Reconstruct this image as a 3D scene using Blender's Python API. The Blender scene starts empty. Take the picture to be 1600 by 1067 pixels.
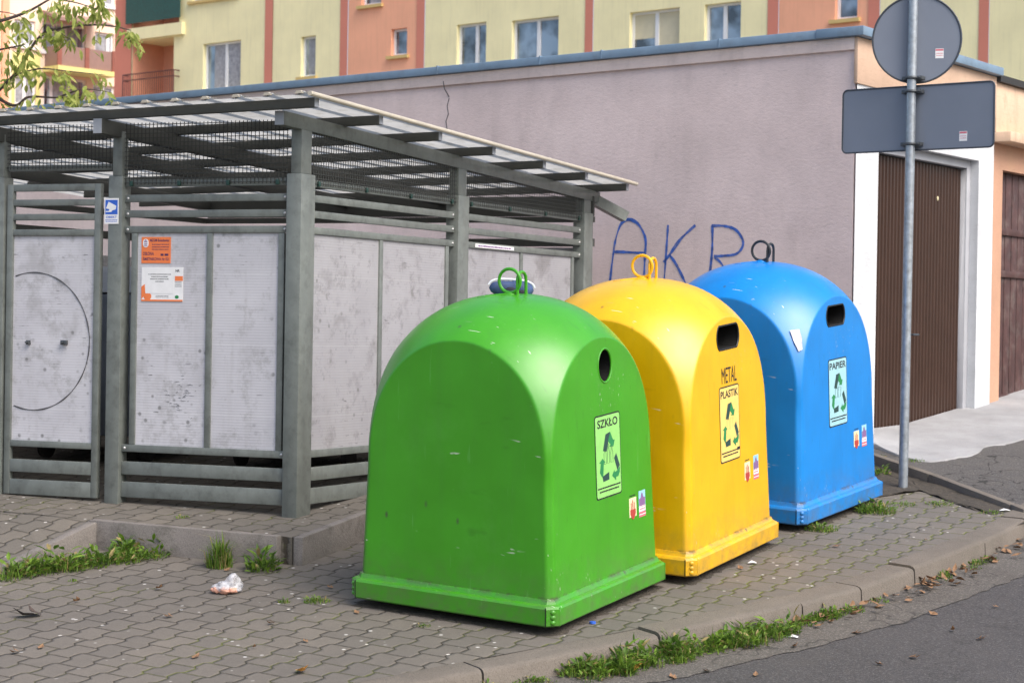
import bpy, bmesh, math, random
from mathutils import Vector, Matrix, noise
R = math.radians
random.seed(7)
scene = bpy.context.scene
COL = scene.collection
# ------------------------------------------------------------------ camera
F = 3000.0; PITCH = R(.45); ROLL = R(.945); CZ = 1.5
cam = bpy.data.cameras.new('camera'); camo = bpy.data.objects.new('camera', cam); COL.objects.link(camo)
cam.sensor_width = 36; cam.lens = F/1600*36; cam.clip_start = .1; cam.clip_end = 2000
camo.matrix_world = Matrix.Translation((0, 0, CZ)) @ Matrix.Rotation(R(90)-PITCH, 4, 'X') @ Matrix.Rotation(ROLL, 4, 'Z')
cam.dof.use_dof = True; cam.dof.focus_distance = 10.3; cam.dof.aperture_fstop = 6.3
scene.camera = camo
# ------------------------------------------------------------------ light
SUN_AZ, SUN_EL = R(136), R(48)          # azimuth clockwise from +Y
world = bpy.data.worlds.new('World'); scene.world = world; world.use_nodes = True
wn = world.node_tree.nodes; wl = world.node_tree.links
bg = wn['Background']; sky = wn.new('ShaderNodeTexSky'); sky.sky_type = 'NISHITA'; sky.sun_disc = False
sky.sun_elevation = SUN_EL; sky.sun_rotation = SUN_AZ; sky.air_density = 1.0; sky.dust_density = 4.0; sky.ozone_density = 1.0
bg.inputs['Strength'].default_value = .13
wl.new(sky.outputs[0], bg.inputs['Color'])
sl = bpy.data.lights.new('sun', 'SUN'); sl.energy = 1.5; sl.angle = R(45); sl.color = (1, .965, .92)
so = bpy.data.objects.new('sun', sl); COL.objects.link(so)
sv = Vector((math.sin(SUN_AZ)*math.cos(SUN_EL), math.cos(SUN_AZ)*math.cos(SUN_EL), math.sin(SUN_EL)))
so.rotation_euler = sv.to_track_quat('Z', 'Y').to_euler(); so.location = sv*40
vs = scene.view_settings; vs.view_transform = 'Standard'; vs.look = 'None'; vs.exposure = .9; vs.gamma = 1; vs.use_curve_mapping = False

# ------------------------------------------------------------------ measuring helpers (photo point -> point on a known surface)
CAMP = Vector((0, 0, CZ))
def ray(px, py):
    d = Vector(((px-800)/F, (533.5-py)/F, -1))
    return (camo.matrix_world.to_3x3() @ d)
def atY(px, py, Y):
    d = ray(px, py); return CAMP + d*(Y/d.y)
def onpl(px, py, p, n):
    d = ray(px, py); return CAMP + d*((p-CAMP).dot(n)/d.dot(n))
GX, GY = .0157, .104                     # the whole place slopes up to the back
CREF = atY(866, 981, 9.40)
GN = Vector((-GX, -GY, 1))
def gz(x, y): return CREF.z - .02 + GX*(x-CREF.x) + GY*(y-CREF.y)
def G(px, py, off=0): return onpl(px, py, Vector((CREF.x, CREF.y, CREF.z-.02+off)), GN)

# ------------------------------------------------------------------ materials
def N(nt, t, **kw):
    n = nt.nodes.new(t)
    for k, v in kw.items(): setattr(n, k, v)
    return n
def math_(nt, op, a, b=None, c=None, clamp=False):
    n = nt.nodes.new('ShaderNodeMath'); n.operation = op; n.use_clamp = clamp
    for i, v in enumerate((a, b, c)):
        if v is None: continue
        if isinstance(v, (int, float)): n.inputs[i].default_value = v
        else: nt.links.new(v, n.inputs[i])
    return n.outputs[0]
def mixc(nt, f, a, b):
    n = nt.nodes.new('ShaderNodeMix'); n.data_type = 'RGBA'
    for s, v in ((0, f), (6, a), (7, b)):
        if isinstance(v, (int, float)): n.inputs[s].default_value = v
        elif isinstance(v, (tuple, list)): n.inputs[s].default_value = (*v[:3], 1)
        else: nt.links.new(v, n.inputs[s])
    return n.outputs[2]
def noise_(nt, co, scale, detail=4, rough=.6, vscale=None):
    if vscale:
        m = nt.nodes.new('ShaderNodeMapping'); m.inputs['Scale'].default_value = vscale
        nt.links.new(co, m.inputs['Vector']); co = m.outputs[0]
    n = nt.nodes.new('ShaderNodeTexNoise'); n.inputs['Scale'].default_value = scale
    n.inputs['Detail'].default_value = detail; n.inputs['Roughness'].default_value = rough
    nt.links.new(co, n.inputs['Vector']); return n.outputs['Fac']
def ramp(nt, v, lo, hi, a=0., b=1.):
    n = nt.nodes.new('ShaderNodeMapRange'); n.inputs[1].default_value = lo; n.inputs[2].default_value = hi
    n.inputs[3].default_value = a; n.inputs[4].default_value = b; nt.links.new(v, n.inputs[0]); return n.outputs[0]
def base_mat(name, rough=.6, metal=0., spec=.5):
    m = bpy.data.materials.new(name); m.use_nodes = True; nt = m.node_tree
    b = nt.nodes['Principled BSDF']; b.inputs['Roughness'].default_value = rough; b.inputs['Metallic'].default_value = metal
    b.inputs['Specular IOR Level'].default_value = spec
    co = N(nt, 'ShaderNodeTexCoord').outputs['Object']
    return m, nt, b, co
def bump(nt, b, h, strength=.3, dist=.01):
    n = N(nt, 'ShaderNodeBump'); n.inputs['Strength'].default_value = strength; n.inputs['Distance'].default_value = dist
    nt.links.new(h, n.inputs['Height']); nt.links.new(n.outputs[0], b.inputs['Normal'])
def mat(name, col, rough=.6, metal=0., var=.12, scale=6., dirt=None, dirt_amt=.3, dirt_scale=3., streak=0., fine=0., bmp=0., bscale=60, spec=.5):
    """plain material with mottled tone, optional stains, vertical streaks and fine grain"""
    m, nt, b, co = base_mat(name, rough, metal, spec)
    n1 = noise_(nt, co, scale, 5)
    f = ramp(nt, n1, .3, .7)
    c = mixc(nt, f, tuple(x*(1-var) for x in col), tuple(min(1, x*(1+var)) for x in col))
    if streak:
        s = ramp(nt, noise_(nt, co, 1, 4, .6, (14, 14, .8)), .52, .75, 0, streak)
        c = mixc(nt, s, c, dirt or tuple(x*.4 for x in col))
    if dirt:
        d = ramp(nt, noise_(nt, co, dirt_scale, 6, .7), .5, .72, 0, dirt_amt)
        c = mixc(nt, d, c, dirt)
    if fine:
        g = noise_(nt, co, 180, 2)
        c = mixc(nt, ramp(nt, g, .35, .65, 0, fine), c, tuple(x*.45 for x in col))
    nt.links.new(c, b.inputs['Base Color'])
    nt.links.new(ramp(nt, n1, .2, .8, max(.02, rough-.08), min(1, rough+.1)), b.inputs['Roughness'])
    if bmp: bump(nt, b, noise_(nt, co, bscale, 5), bmp, .01)
    return m
def flat(name, col, rough=.6, metal=0.):
    return mat(name, col, rough, metal, var=.05, scale=20)
M = {}
def bin_paint(name, col, worn):
    m, nt, b, co = base_mat(name, .38, 0, .48)
    n1 = noise_(nt, co, 3.5, 6)
    c = mixc(nt, ramp(nt, n1, .3, .7), tuple(x*.90 for x in col), tuple(min(1, x*1.06) for x in col))
    st = ramp(nt, noise_(nt, co, 1, 5, .65, (16, 16, .9)), .5, .8, 0, .30)
    c = mixc(nt, st, c, tuple(x*.62+.02 for x in col))
    # chalky bloom on the weathered plastic
    bl = ramp(nt, noise_(nt, co, 2.2, 7, .75), .55, .82, 0, .16)
    c = mixc(nt, bl, c, worn)
    # scuffs: sparse, thin, dark
    v = N(nt, 'ShaderNodeTexVoronoi'); v.feature = 'F1'; v.inputs['Scale'].default_value = 7
    mp = N(nt, 'ShaderNodeMapping'); mp.inputs['Scale'].default_value = (1, 1, .55); mp.inputs['Rotation'].default_value = (.2, .3, .4)
    nt.links.new(co, mp.inputs['Vector']); nt.links.new(mp.outputs[0], v.inputs['Vector'])
    sp = math_(nt, 'MULTIPLY', ramp(nt, v.outputs['Distance'], .03, .09, 1, 0), ramp(nt, noise_(nt, co, 3, 2), .48, .6, 0, .9))
    c = mixc(nt, sp, c, (.05, .05, .035))
    sc = ramp(nt, noise_(nt, co, 1, 3, .5, (3, 60, 9)), .67, .73, 0, .4)
    c = mixc(nt, sc, c, tuple(x*.55 for x in col))
    # grime towards the skirt, as splash-up dirt
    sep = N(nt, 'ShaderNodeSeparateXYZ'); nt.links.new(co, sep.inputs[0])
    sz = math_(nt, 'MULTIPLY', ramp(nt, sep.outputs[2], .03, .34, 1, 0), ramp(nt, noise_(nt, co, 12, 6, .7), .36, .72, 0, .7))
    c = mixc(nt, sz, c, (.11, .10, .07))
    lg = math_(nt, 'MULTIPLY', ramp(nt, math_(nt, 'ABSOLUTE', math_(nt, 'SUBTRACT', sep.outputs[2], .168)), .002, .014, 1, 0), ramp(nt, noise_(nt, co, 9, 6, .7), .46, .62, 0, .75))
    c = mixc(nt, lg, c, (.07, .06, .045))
    ls = ramp(nt, noise_(nt, co, 1, 3, .5, (40, 40, 3)), .68, .74, 0, .28)
    c = mixc(nt, ls, c, worn)
    cr = math_(nt, 'MULTIPLY', ramp(nt, noise_(nt, co, 1, 2, .5, (8, 90, 30)), .70, .74, 0, .55), ramp(nt, noise_(nt, co, 2.4, 2), .5, .6))
    c = mixc(nt, cr, c, (.75, .75, .68))
    nt.links.new(c, b.inputs['Base Color'])
    nt.links.new(ramp(nt, n1, .25, .75, .27, .46), b.inputs['Roughness'])
    b.inputs['Coat Weight'].default_value = .38; b.inputs['Coat Roughness'].default_value = .30
    bump(nt, b, noise_(nt, co, 5, 4), .06, .02)
    return m
M['green'] = bin_paint('green_paint', (.046, .305, .005), (.15, .42, .11))
M['yellow'] = bin_paint('yellow_paint', (.80, .44, .0), (.82, .58, .04))
M['blue'] = bin_paint('blue_paint', (.0, .215, .64), (.06, .36, .72))
M['dark_ring'] = mat('dark_iron', (.05, .055, .06), .5, .6)
M['hole'] = mat('black_rubber_and_hole_shade', (.012, .012, .012), .5)
M['black'] = flat('black_print', (.015, .015, .02), .6)
M['dgreen'] = flat('dark_green_print', (.02, .06, .055), .5)
M['mgreen'] = flat('green_print', (.02, .22, .07), .5)
M['lab_g'] = flat('pale_green_sticker', (.28, .62, .17), .4)
M['lab_y'] = flat('pale_yellow_sticker', (.86, .62, .17), .4)
M['lab_b'] = flat('pale_blue_sticker', (.34, .60, .66), .4)
M['cream'] = flat('cream_sticker', (.75, .68, .42), .5)
M['white'] = flat('white_sticker', (.78, .78, .78), .5)
M['worn_paper'] = mat('worn_paper', (.55, .57, .62), .6, var=.3, scale=40)
M['red'] = flat('red_print', (.42, .05, .04), .5)
M['pink'] = flat('pink_print', (.62, .16, .2), .5)
M['purple'] = flat('purple_print', (.22, .12, .28), .5)
M['lblue'] = flat('light_blue_print', (.3, .58, .74), .5)
M['sblue'] = flat('blue_print', (.03, .12, .55), .5)
M['orange'] = mat('orange_plate', (.78, .2, .06), .5, var=.08)
M['navy'] = flat('navy_print', (.07, .025, .09), .5)
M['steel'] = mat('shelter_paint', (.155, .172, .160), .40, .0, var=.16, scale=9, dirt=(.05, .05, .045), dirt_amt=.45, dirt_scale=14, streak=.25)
M['steel_dark'] = mat('shaded_steel_paint', (.065, .068, .062), .55, .1, var=.15, scale=9)  # darker copy of the shelter steel; shade under the roof put into its colour
M['cap'] = mat('grey_end_cap', (.30, .32, .35), .5, .1)
M['bolt'] = mat('zinc_bolt', (.6, .6, .6), .35, .8)
M['clip'] = mat('green_clip', (.015, .05, .04), .5)
M['wire'] = mat('galvanised_wire', (.025, .028, .025), .6, .0)
def panel_mat(nm, k, dk):
    m, nt, b, co = base_mat(nm, .38, 0, .5)
    sep = N(nt, 'ShaderNodeSeparateXYZ'); nt.links.new(co, sep.inputs[0])
    rib = math_(nt, 'SINE', math_(nt, 'MULTIPLY', sep.outputs[2], 2*math.pi/.017))
    c = mixc(nt, ramp(nt, noise_(nt, co, 2.5, 5), .3, .7), tuple(x*k for x in (.50, .495, .53)), tuple(x*k for x in (.60, .595, .63)))
    c = mixc(nt, ramp(nt, rib, .2, 1, 0, .13), c, (.24, .24, .25))
    c = mixc(nt, ramp(nt, noise_(nt, co, 7, 8, .78), .52, .68, 0, .5*dk), c, (.25*k, .245*k, .24*k))
    bnd = ramp(nt, math_(nt, 'ABSOLUTE', math_(nt, 'SUBTRACT', math_(nt, 'FRACT', math_(nt, 'MULTIPLY', math_(nt, 'ADD', sep.outputs[2], .05), 2.35)), .5)), .0, .018, .35, 0)
    c = mixc(nt, bnd, c, (.66*k, .66*k, .68*k))
    big = ramp(nt, noise_(nt, co, 3.3, 4, .55), .58, .68, 0, .35*dk)
    c = mixc(nt, big, c, (.28*k, .27*k, .27*k))
    c = mixc(nt, ramp(nt, noise_(nt, co, 1.0, 5, .7, (9, 9, .8)), .55, .8, 0, .35), c, (.3, .29, .28))
    v = N(nt, 'ShaderNodeTexVoronoi'); v.inputs['Scale'].default_value = 13; nt.links.new(co, v.inputs['Vector'])
    sp = math_(nt, 'MULTIPLY', ramp(nt, v.outputs['Distance'], .10, .2, 1, 0), ramp(nt, noise_(nt, co, 4, 3), .46, .6, 0, .8))
    c = mixc(nt, sp, c, (.17, .17, .17))
    # scratches
    sc = math_(nt, 'MULTIPLY', ramp(nt, noise_(nt, co, 1, 3, .5, (12, 12, 75)), .66, .72, 0, .8), ramp(nt, noise_(nt, co, 2.2, 2), .52, .62, 0, 1))
    c = mixc(nt, sc, c, (.10, .10, .10))
    nt.links.new(c, b.inputs['Base Color'])
    bump(nt, b, rib, .12, .002)
    return m
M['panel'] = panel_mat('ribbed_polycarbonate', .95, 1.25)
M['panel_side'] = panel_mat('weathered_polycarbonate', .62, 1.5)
def roof_mat():
    m, nt, b, co = base_mat('milky_roof_sheet', .45)
    c = mixc(nt, ramp(nt, noise_(nt, co, 3, 6), .3, .7), (.40, .395, .37), (.52, .515, .49))
    c = mixc(nt, ramp(nt, noise_(nt, co, 9, 7, .75), .5, .72, 0, .6), c, (.20, .18, .13))
    nt.links.new(c, b.inputs['Base Color'])
    tr = N(nt, 'ShaderNodeBsdfTranslucent'); nt.links.new(c, tr.inputs['Color'])
    mx = N(nt, 'ShaderNodeMixShader'); mx.inputs[0].default_value = .8
    out = nt.nodes['Material Output']
    nt.links.new(b.outputs[0], mx.inputs[1]); nt.links.new(tr.outputs[0], mx.inputs[2]); nt.links.new(mx.outputs[0], out.inputs[0])
    return m
M['roof'] = roof_mat()
M['roof_edge'] = mat('cream_roof_edge', (.46, .42, .34), .5, dirt=(.3, .27, .2), dirt_amt=.3)
# plaster of the garages
def plaster(name, col, dcol, amt=.35, rough=.85):
    m, nt, b, co = base_mat(name, rough, 0, .2)
    c = mixc(nt, ramp(nt, noise_(nt, co, 1.1, 6, .65), .32, .68), tuple(x*.88 for x in col), tuple(x*1.09 for x in col))
    c = mixc(nt, ramp(nt, noise_(nt, co, 1, 6, .7, (3.5, 3.5, .7)), .5, .75, 0, amt), c, dcol)
    c = mixc(nt, ramp(nt, noise_(nt, co, 5, 8, .75), .55, .72, 0, amt*.8), c, dcol)
    g = noise_(nt, co, 24, 8, .75, (1, 1, 2.2))
    c = mixc(nt, ramp(nt, g, .3, .5, .2, 0), c, tuple(x*.6 for x in col))
    c = mixc(nt, ramp(nt, noise_(nt, co, .55, 6, .6), .5, .66, 0, .35), c, tuple(min(.9, x*1.2) for x in col))
    c = mixc(nt, ramp(nt, noise_(nt, co, 1, 5, .65, (1.6, 1.6, .35)), .56, .72, 0, amt), c, dcol)
    ln = ramp(nt, noise_(nt, co, 1, 5, .7, (9, 9, 55)), .60, .70, 0, .28)
    c = mixc(nt, ln, c, tuple(x*.5 for x in col))
    nt.links.new(c, b.inputs['Base Color'])
    bump(nt, b, g, .35, .010)
    return m
M['plum'] = plaster('mauve_plaster', (.79, .64, .60), (.50, .41, .38))
M['band'] = plaster('pale_mauve_plaster', (.76, .63, .58), (.45, .37, .34), .4)
M['whitewall'] = plaster('white_plaster', (.62, .64, .66), (.50, .48, .45), .15)
M['peach'] = plaster('peach_plaster', (.56, .33, .225), (.5, .32, .2), .3)
M['peach2'] = plaster('stained_peach_plaster', (.70, .50, .36), (.22, .17, .12), .55)
M['parapet'] = plaster('cream_plaster', (.58, .41, .30), (.5, .38, .28), .25)
M['coping'] = mat('zinc_coping', (.18, .265, .36), .5, .0, var=.12, scale=4, dirt=(.1, .11, .12), dirt_amt=.4, dirt_scale=5)
M['tar'] = mat('bitumen_roof', (.03, .03, .03), .8)
M['doorbrown'] = mat('brown_steel_door', (.05, .022, .012), .4, .1, var=.1, streak=.15)
M['doorframe'] = mat('grey_door_frame', (.42, .43, .46), .5, .1, var=.06)
M['wood_dark'] = mat('old_brown_boards', (.075, .035, .032), .6, 0, var=.35, scale=8, dirt=(.2, .17, .15), dirt_amt=.5, dirt_scale=7)
M['spray'] = mat('blue_spray_paint', (.05, .13, .46), .6, var=.45, scale=22, dirt=(.30, .30, .42), dirt_amt=.6, dirt_scale=16)
M['ink'] = mat('dark_marker_line', (.06, .06, .065), .6)
M['galv'] = mat('galvanised_tube', (.36, .40, .44), .35, .55, var=.25, scale=25, dirt=(.2, .2, .2), dirt_amt=.4, dirt_scale=20)
M['signback'] = mat('grey_sign_back', (.20, .225, .275), .45, .2, var=.06, scale=2)
M['signedge'] = mat('dark_sign_rim', (.06, .07, .085), .5, .2)
M['clamp'] = mat('dark_clamp', (.10, .11, .12), .45, .6)
# ground materials
PU = Vector((math.cos(R(58.5)), math.sin(R(58.5)), 0)); PV = Vector((-PU.y, PU.x, 0))
def paver_mat(name, tone=(.168, .151, .132), moss_bias=0.):
    m, nt, b, co = base_mat(name, .85, 0, .25)
    def dot(v):
        n = N(nt, 'ShaderNodeVectorMath', operation='DOT_PRODUCT'); nt.links.new(co, n.inputs[0]); n.inputs[1].default_value = v; return n.outputs['Value']
    wob = math_(nt, 'MULTIPLY', math_(nt, 'SUBTRACT', noise_(nt, co, 1.3, 2), .5), .045)
    wob2 = math_(nt, 'MULTIPLY', math_(nt, 'SUBTRACT', noise_(nt, co, 30, 2), .5), .009)
    u = math_(nt, 'ADD', dot(PU), wob2); v = math_(nt, 'ADD', math_(nt, 'ADD', dot(PV), wob), wob2)
    P_, H_, A_ = .186, .149, .0135
    t = math_(nt, 'FRACT', math_(nt, 'DIVIDE', u, P_))
    w = math_(nt, 'SUBTRACT', math_(nt, 'ABSOLUTE', math_(nt, 'SUBTRACT', t, .5)), .25)
    w = math_(nt, 'MAXIMUM', math_(nt, 'MINIMUM', math_(nt, 'MULTIPLY', w, 15), 1), -1)
    vv = math_(nt, 'DIVIDE', math_(nt, 'ADD', v, math_(nt, 'MULTIPLY', w, A_)), H_)
    row = math_(nt, 'FLOOR', vv); fv = math_(nt, 'FRACT', vv)
    dv = math_(nt, 'MULTIPLY', math_(nt, 'MINIMUM', fv, math_(nt, 'SUBTRACT', 1, fv)), H_)
    half = math_(nt, 'MULTIPLY', math_(nt, 'MODULO', math_(nt, 'ADD', row, 1000), 2), .5)
    uu = math_(nt, 'ADD', math_(nt, 'ADD', math_(nt, 'DIVIDE', u, P_), .25), half)
    fu = math_(nt, 'FRACT', uu); col_ = math_(nt, 'FLOOR', uu)
    du = math_(nt, 'MULTIPLY', math_(nt, 'MINIMUM', fu, math_(nt, 'SUBTRACT', 1, fu)), P_)
    dj = math_(nt, 'MINIMUM', math_(nt, 'MULTIPLY', dv, .78), math_(nt, 'MULTIPLY', du, 1.25))
    joint = ramp(nt, dj, .0016, .0048, 1, 0)
    edge = ramp(nt, dj, .003, .014, 0, 1)
    cid = N(nt, 'ShaderNodeCombineXYZ'); nt.links.new(row, cid.inputs[0]); nt.links.new(col_, cid.inputs[1])
    wn_ = N(nt, 'ShaderNodeTexWhiteNoise'); nt.links.new(cid.outputs[0], wn_.inputs['Vector'])
    k = ramp(nt, wn_.outputs['Value'], 0, 1, .0, 1)
    c = mixc(nt, k, tuple(x*.89 for x in tone), (tone[0]*1.10, tone[1]*1.08, tone[2]*1.05))
    c = mixc(nt, ramp(nt, noise_(nt, co, .8, 5), .35, .7, 0, .5), c, (tone[0]*.68, tone[1]*.7, tone[2]*.74))
    c = mixc(nt, ramp(nt, noise_(nt, co, 9, 7, .75), .48, .72, 0, .4), c, tuple(x*.6 for x in tone))
    c = mixc(nt, ramp(nt, noise_(nt, co, 120, 3), .35, .6, .3, 0), c, tuple(x*.5 for x in tone))
    c = mixc(nt, ramp(nt, edge, 0, 1, .22, 0), c, (.08, .075, .06))
    mx_ = N(nt, 'ShaderNodeSeparateXYZ'); nt.links.new(co, mx_.inputs[0])
    moss = ramp(nt, math_(nt, 'ADD', noise_(nt, co, 1.1, 5, .7), ramp(nt, mx_.outputs[0], -1.2, 1.6, 0, .16)), .50-moss_bias, .64-moss_bias)
    mossy = mixc(nt, ramp(nt, noise_(nt, co, 25, 3), .3, .7), (.075, .08, .022), (.16, .19, .035))
    jc = mixc(nt, moss, (.05, .042, .033), mossy)
    # moss spreads a little over the edges, along the long joints most
    spread = math_(nt, 'MULTIPLY', math_(nt, 'MULTIPLY', ramp(nt, dv, .004, .013, 1, 0), moss), ramp(nt, noise_(nt, co, 18, 4), .45, .62))
    jj = math_(nt, 'MAXIMUM', math_(nt, 'MULTIPLY', joint, .92), math_(nt, 'MULTIPLY', spread, .8))
    c = mixc(nt, jj, c, jc)
    vo = N(nt, 'ShaderNodeTexVoronoi'); vo.inputs['Scale'].default_value = 11; nt.links.new(co, vo.inputs['Vector'])
    wh = math_(nt, 'MULTIPLY', ramp(nt, vo.outputs['Distance'], .08, .13, 1, 0), ramp(nt, noise_(nt, co, 2.3, 3), .44, .52))
    c = mixc(nt, math_(nt, 'MULTIPLY', wh, .75), c, (.62, .6, .57))
    nt.links.new(c, b.inputs['Base Color'])
    h = math_(nt, 'ADD', math_(nt, 'SUBTRACT', math_(nt, 'ADD', edge, math_(nt, 'MULTIPLY', k, .3)), math_(nt, 'MULTIPLY', joint, .8)), math_(nt, 'MULTIPLY', noise_(nt, co, 60, 4), .35))
    bump(nt, b, h, .8, .006)
    return m
M['paver'] = paver_mat('interlocking_pavers')
M['paver2'] = paver_mat('platform_pavers', (.16, .145, .125), -.06)
def asphalt(name, tone, warm, crack=.0, chips=.3):
    m, nt, b, co = base_mat(name, .85, 0, .3)
    c = mixc(nt, ramp(nt, noise_(nt, co, .9, 6), .3, .7), tuple(x*.86 for x in tone), tuple(x*1.12 for x in tone))
    c = mixc(nt, ramp(nt, noise_(nt, co, 80, 3, .8), .50, .64, 0, .8), c, tuple(min(1, x*2.3) for x in tone))
    c = mixc(nt, ramp(nt, noise_(nt, co, 110, 3, .7), .3, .48, .6, 0), c, tuple(x*.4 for x in tone))
    c = mixc(nt, ramp(nt, noise_(nt, co, 3, 7, .75), .52, .75, 0, .45), c, warm)
    vo = N(nt, 'ShaderNodeTexVoronoi'); vo.inputs['Scale'].default_value = 16; nt.links.new(co, vo.inputs['Vector'])
    wh = math_(nt, 'MULTIPLY', ramp(nt, vo.outputs['Distance'], .05, .09, 1, 0), ramp(nt, noise_(nt, co, 3, 3), .5, .58))
    c = mixc(nt, math_(nt, 'MULTIPLY', wh, chips), c, (.5, .46, .4))
    if crack:
        vc = N(nt, 'ShaderNodeTexVoronoi', feature='DISTANCE_TO_EDGE'); vc.inputs['Scale'].default_value = 1.3
        ad = N(nt, 'ShaderNodeVectorMath', operation='ADD'); nz = N(nt, 'ShaderNodeTexNoise'); nz.inputs['Scale'].default_value = 3
        nt.links.new(co, nz.inputs['Vector']); nt.links.new(co, ad.inputs[0]); nt.links.new(nz.outputs['Color'], ad.inputs[1]); nt.links.new(ad.outputs[0], vc.inputs['Vector'])
        c = mixc(nt, ramp(nt, vc.outputs['Distance'], .006, .016, crack, 0), c, (.02, .02, .018))
    nt.links.new(c, b.inputs['Base Color'])
    bump(nt, b, noise_(nt, co, 130, 5, .7), .7, .008)
    return m
M['road'] = asphalt('road_asphalt', (.066, .062, .062), (.10, .09, .083), .25)
M['gutter'] = asphalt('worn_gutter_asphalt', (.105, .095, .085), (.07, .06, .05), .5, .5)
M['drive'] = asphalt('patched_drive_asphalt', (.085, .08, .076), (.14, .125, .11), .8, .6)
def concrete(name, col, dcol=(.12, .11, .09), amt=.5, g=.6):
    m, nt, b, co = base_mat(name, .88, 0, .2)
    c = mixc(nt, ramp(nt, noise_(nt, co, 2, 6), .3, .7), tuple(x*.82 for x in col), tuple(x*1.12 for x in col))
    c = mixc(nt, ramp(nt, noise_(nt, co, 6, 8, .75), .48, .74, 0, amt), c, dcol)
    c = mixc(nt, ramp(nt, noise_(nt, co, 150, 3, .7), .35, .5, g, 0), c, tuple(x*.5 for x in col))
    nt.links.new(c, b.inputs['Base Color']); bump(nt, b, noise_(nt, co, 70, 6, .7), .7, .008)
    return m
M['kerb'] = concrete('kerb_concrete', (.175, .153, .13))
M['plinth'] = concrete('plinth_concrete', (.215, .195, .18), (.075, .07, .06), .85)
M['apron'] = concrete('white_apron_concrete', (.37, .37, .375), (.24, .225, .21), .4, .25)
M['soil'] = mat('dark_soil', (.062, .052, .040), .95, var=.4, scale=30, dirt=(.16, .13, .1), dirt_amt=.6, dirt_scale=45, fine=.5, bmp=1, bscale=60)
M['terrain'] = mat('yard_ground', (.17, .155, .14), .95, var=.25, scale=2, fine=.3)
def leafmat(name, a, b_, tr=.35):
    m, nt, b, co = base_mat(name, .55, 0, .3)
    c = mixc(nt, ramp(nt, noise_(nt, co, 14, 3), .3, .7), a, b_)
    nt.links.new(c, b.inputs['Base Color'])
    t = N(nt, 'ShaderNodeBsdfTranslucent'); nt.links.new(c, t.inputs['Color'])
    mx = N(nt, 'ShaderNodeMixShader'); mx.inputs[0].default_value = tr
    nt.links.new(b.outputs[0], mx.inputs[1]); nt.links.new(t.outputs[0], mx.inputs[2]); nt.links.new(mx.outputs[0], nt.nodes['Material Output'].inputs[0])
    return m
M['grass'] = leafmat('weed_green', (.10, .20, .02), (.24, .37, .05))
M['grass2'] = leafmat('dark_weed_green', (.06, .13, .02), (.15, .25, .045))
M['foliage'] = leafmat('branch_leaf_green', (.18, .27, .04), (.55, .56, .17), .5)
M['bark'] = mat('bark', (.06, .045, .04), .9, var=.3, scale=20, bmp=.6)
M['dryleaf'] = mat('dry_brown_leaf', (.24, .135, .07), .8, var=.35, scale=25)
M['orangeleaf'] = mat('orange_leaf', (.55, .26, .05), .7, var=.2, scale=25)
M['plastic'] = mat('white_film', (.70, .68, .70), .35, var=.08, scale=15)
def film_mat():
    m, nt, b, co = base_mat('thin_film', .28, 0, .5)
    b.inputs['Base Color'].default_value = (.66, .67, .71, 1)
    t = N(nt, 'ShaderNodeBsdfTransparent'); mx = N(nt, 'ShaderNodeMixShader')
    nt.links.new(ramp(nt, noise_(nt, co, 35, 4), .35, .65, .2, .72), mx.inputs[0])
    nt.links.new(t.outputs[0], mx.inputs[1]); nt.links.new(b.outputs[0], mx.inputs[2]); nt.links.new(mx.outputs[0], nt.nodes['Material Output'].inputs[0])
    return m
M['film'] = film_mat()
M['bread'] = mat('pinkish_scraps', (.62, .33, .24), .6, var=.25, scale=30)
M['shoe'] = mat('blue_canvas', (.035, .065, .16), .7, var=.35, scale=18)
M['sole'] = mat('pale_sole', (.68, .70, .76), .6, var=.1)
M['shoein'] = mat('dark_lining', (.02, .022, .035), .8)
M['container'] = mat('dark_container', (.035, .04, .045), .5, var=.2)
M['container2'] = mat('blue_grey_container', (.17, .20, .25), .5, var=.2)
# facade
M['f_cream'] = mat('cream_render', (.93, .85, .50), .9, var=.07, scale=.9, streak=.14)
M['f_salmon'] = mat('salmon_render', (.92, .45, .28), .9, var=.07, scale=.9, streak=.14)
M['f_red'] = mat('brick_red_render', (.66, .24, .17), .9, var=.05, scale=.7)
M['f_peach'] = mat('peach_render', (.93, .72, .56), .9, var=.05, scale=.7)
M['f_yellow'] = mat('yellow_render', (.78, .70, .28), .9, var=.05, scale=.7)
M['f_recess'] = mat('loggia_render', (.72, .35, .24), .9, var=.05)
M['sill'] = mat('ochre_sill', (.66, .48, .19), .7, var=.06)
M['pvc'] = mat('white_window_frame', (.82, .83, .84), .4, var=.03)
def glass_mat():
    m, nt, b, co = base_mat('window_glass', .04, 0, 1.0)
    c = mixc(nt, ramp(nt, noise_(nt, co, 1.2, 3, .5, (1, 1, 1)), .42, .6), (.05, .065, .085), (.30, .37, .46))  # pale blue blotches put the sky's reflection into the base colour
    nt.links.new(c, b.inputs['Base Color']); b.inputs['Coat Weight'].default_value = .8; b.inputs['Metallic'].default_value = .5
    return m
M['glass'] = glass_mat()
M['curtain'] = mat('pale_curtain', (.34, .35, .38), .5, var=.3, scale=9, streak=.3)
M['blind'] = mat('cream_blind', (.66, .60, .42), .5, var=.05)
M['bambooscreen'] = mat('green_screen', (.015, .085, .075), .6, var=.3, scale=14, streak=.3)
M['rail'] = mat('dark_red_railing', (.12, .045, .04), .5)
M['balc'] = mat('brown_balcony_board', (.30, .19, .16), .6, var=.08)
M['balc_frame'] = mat('rust_balcony_frame', (.28, .10, .07), .6)

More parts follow.
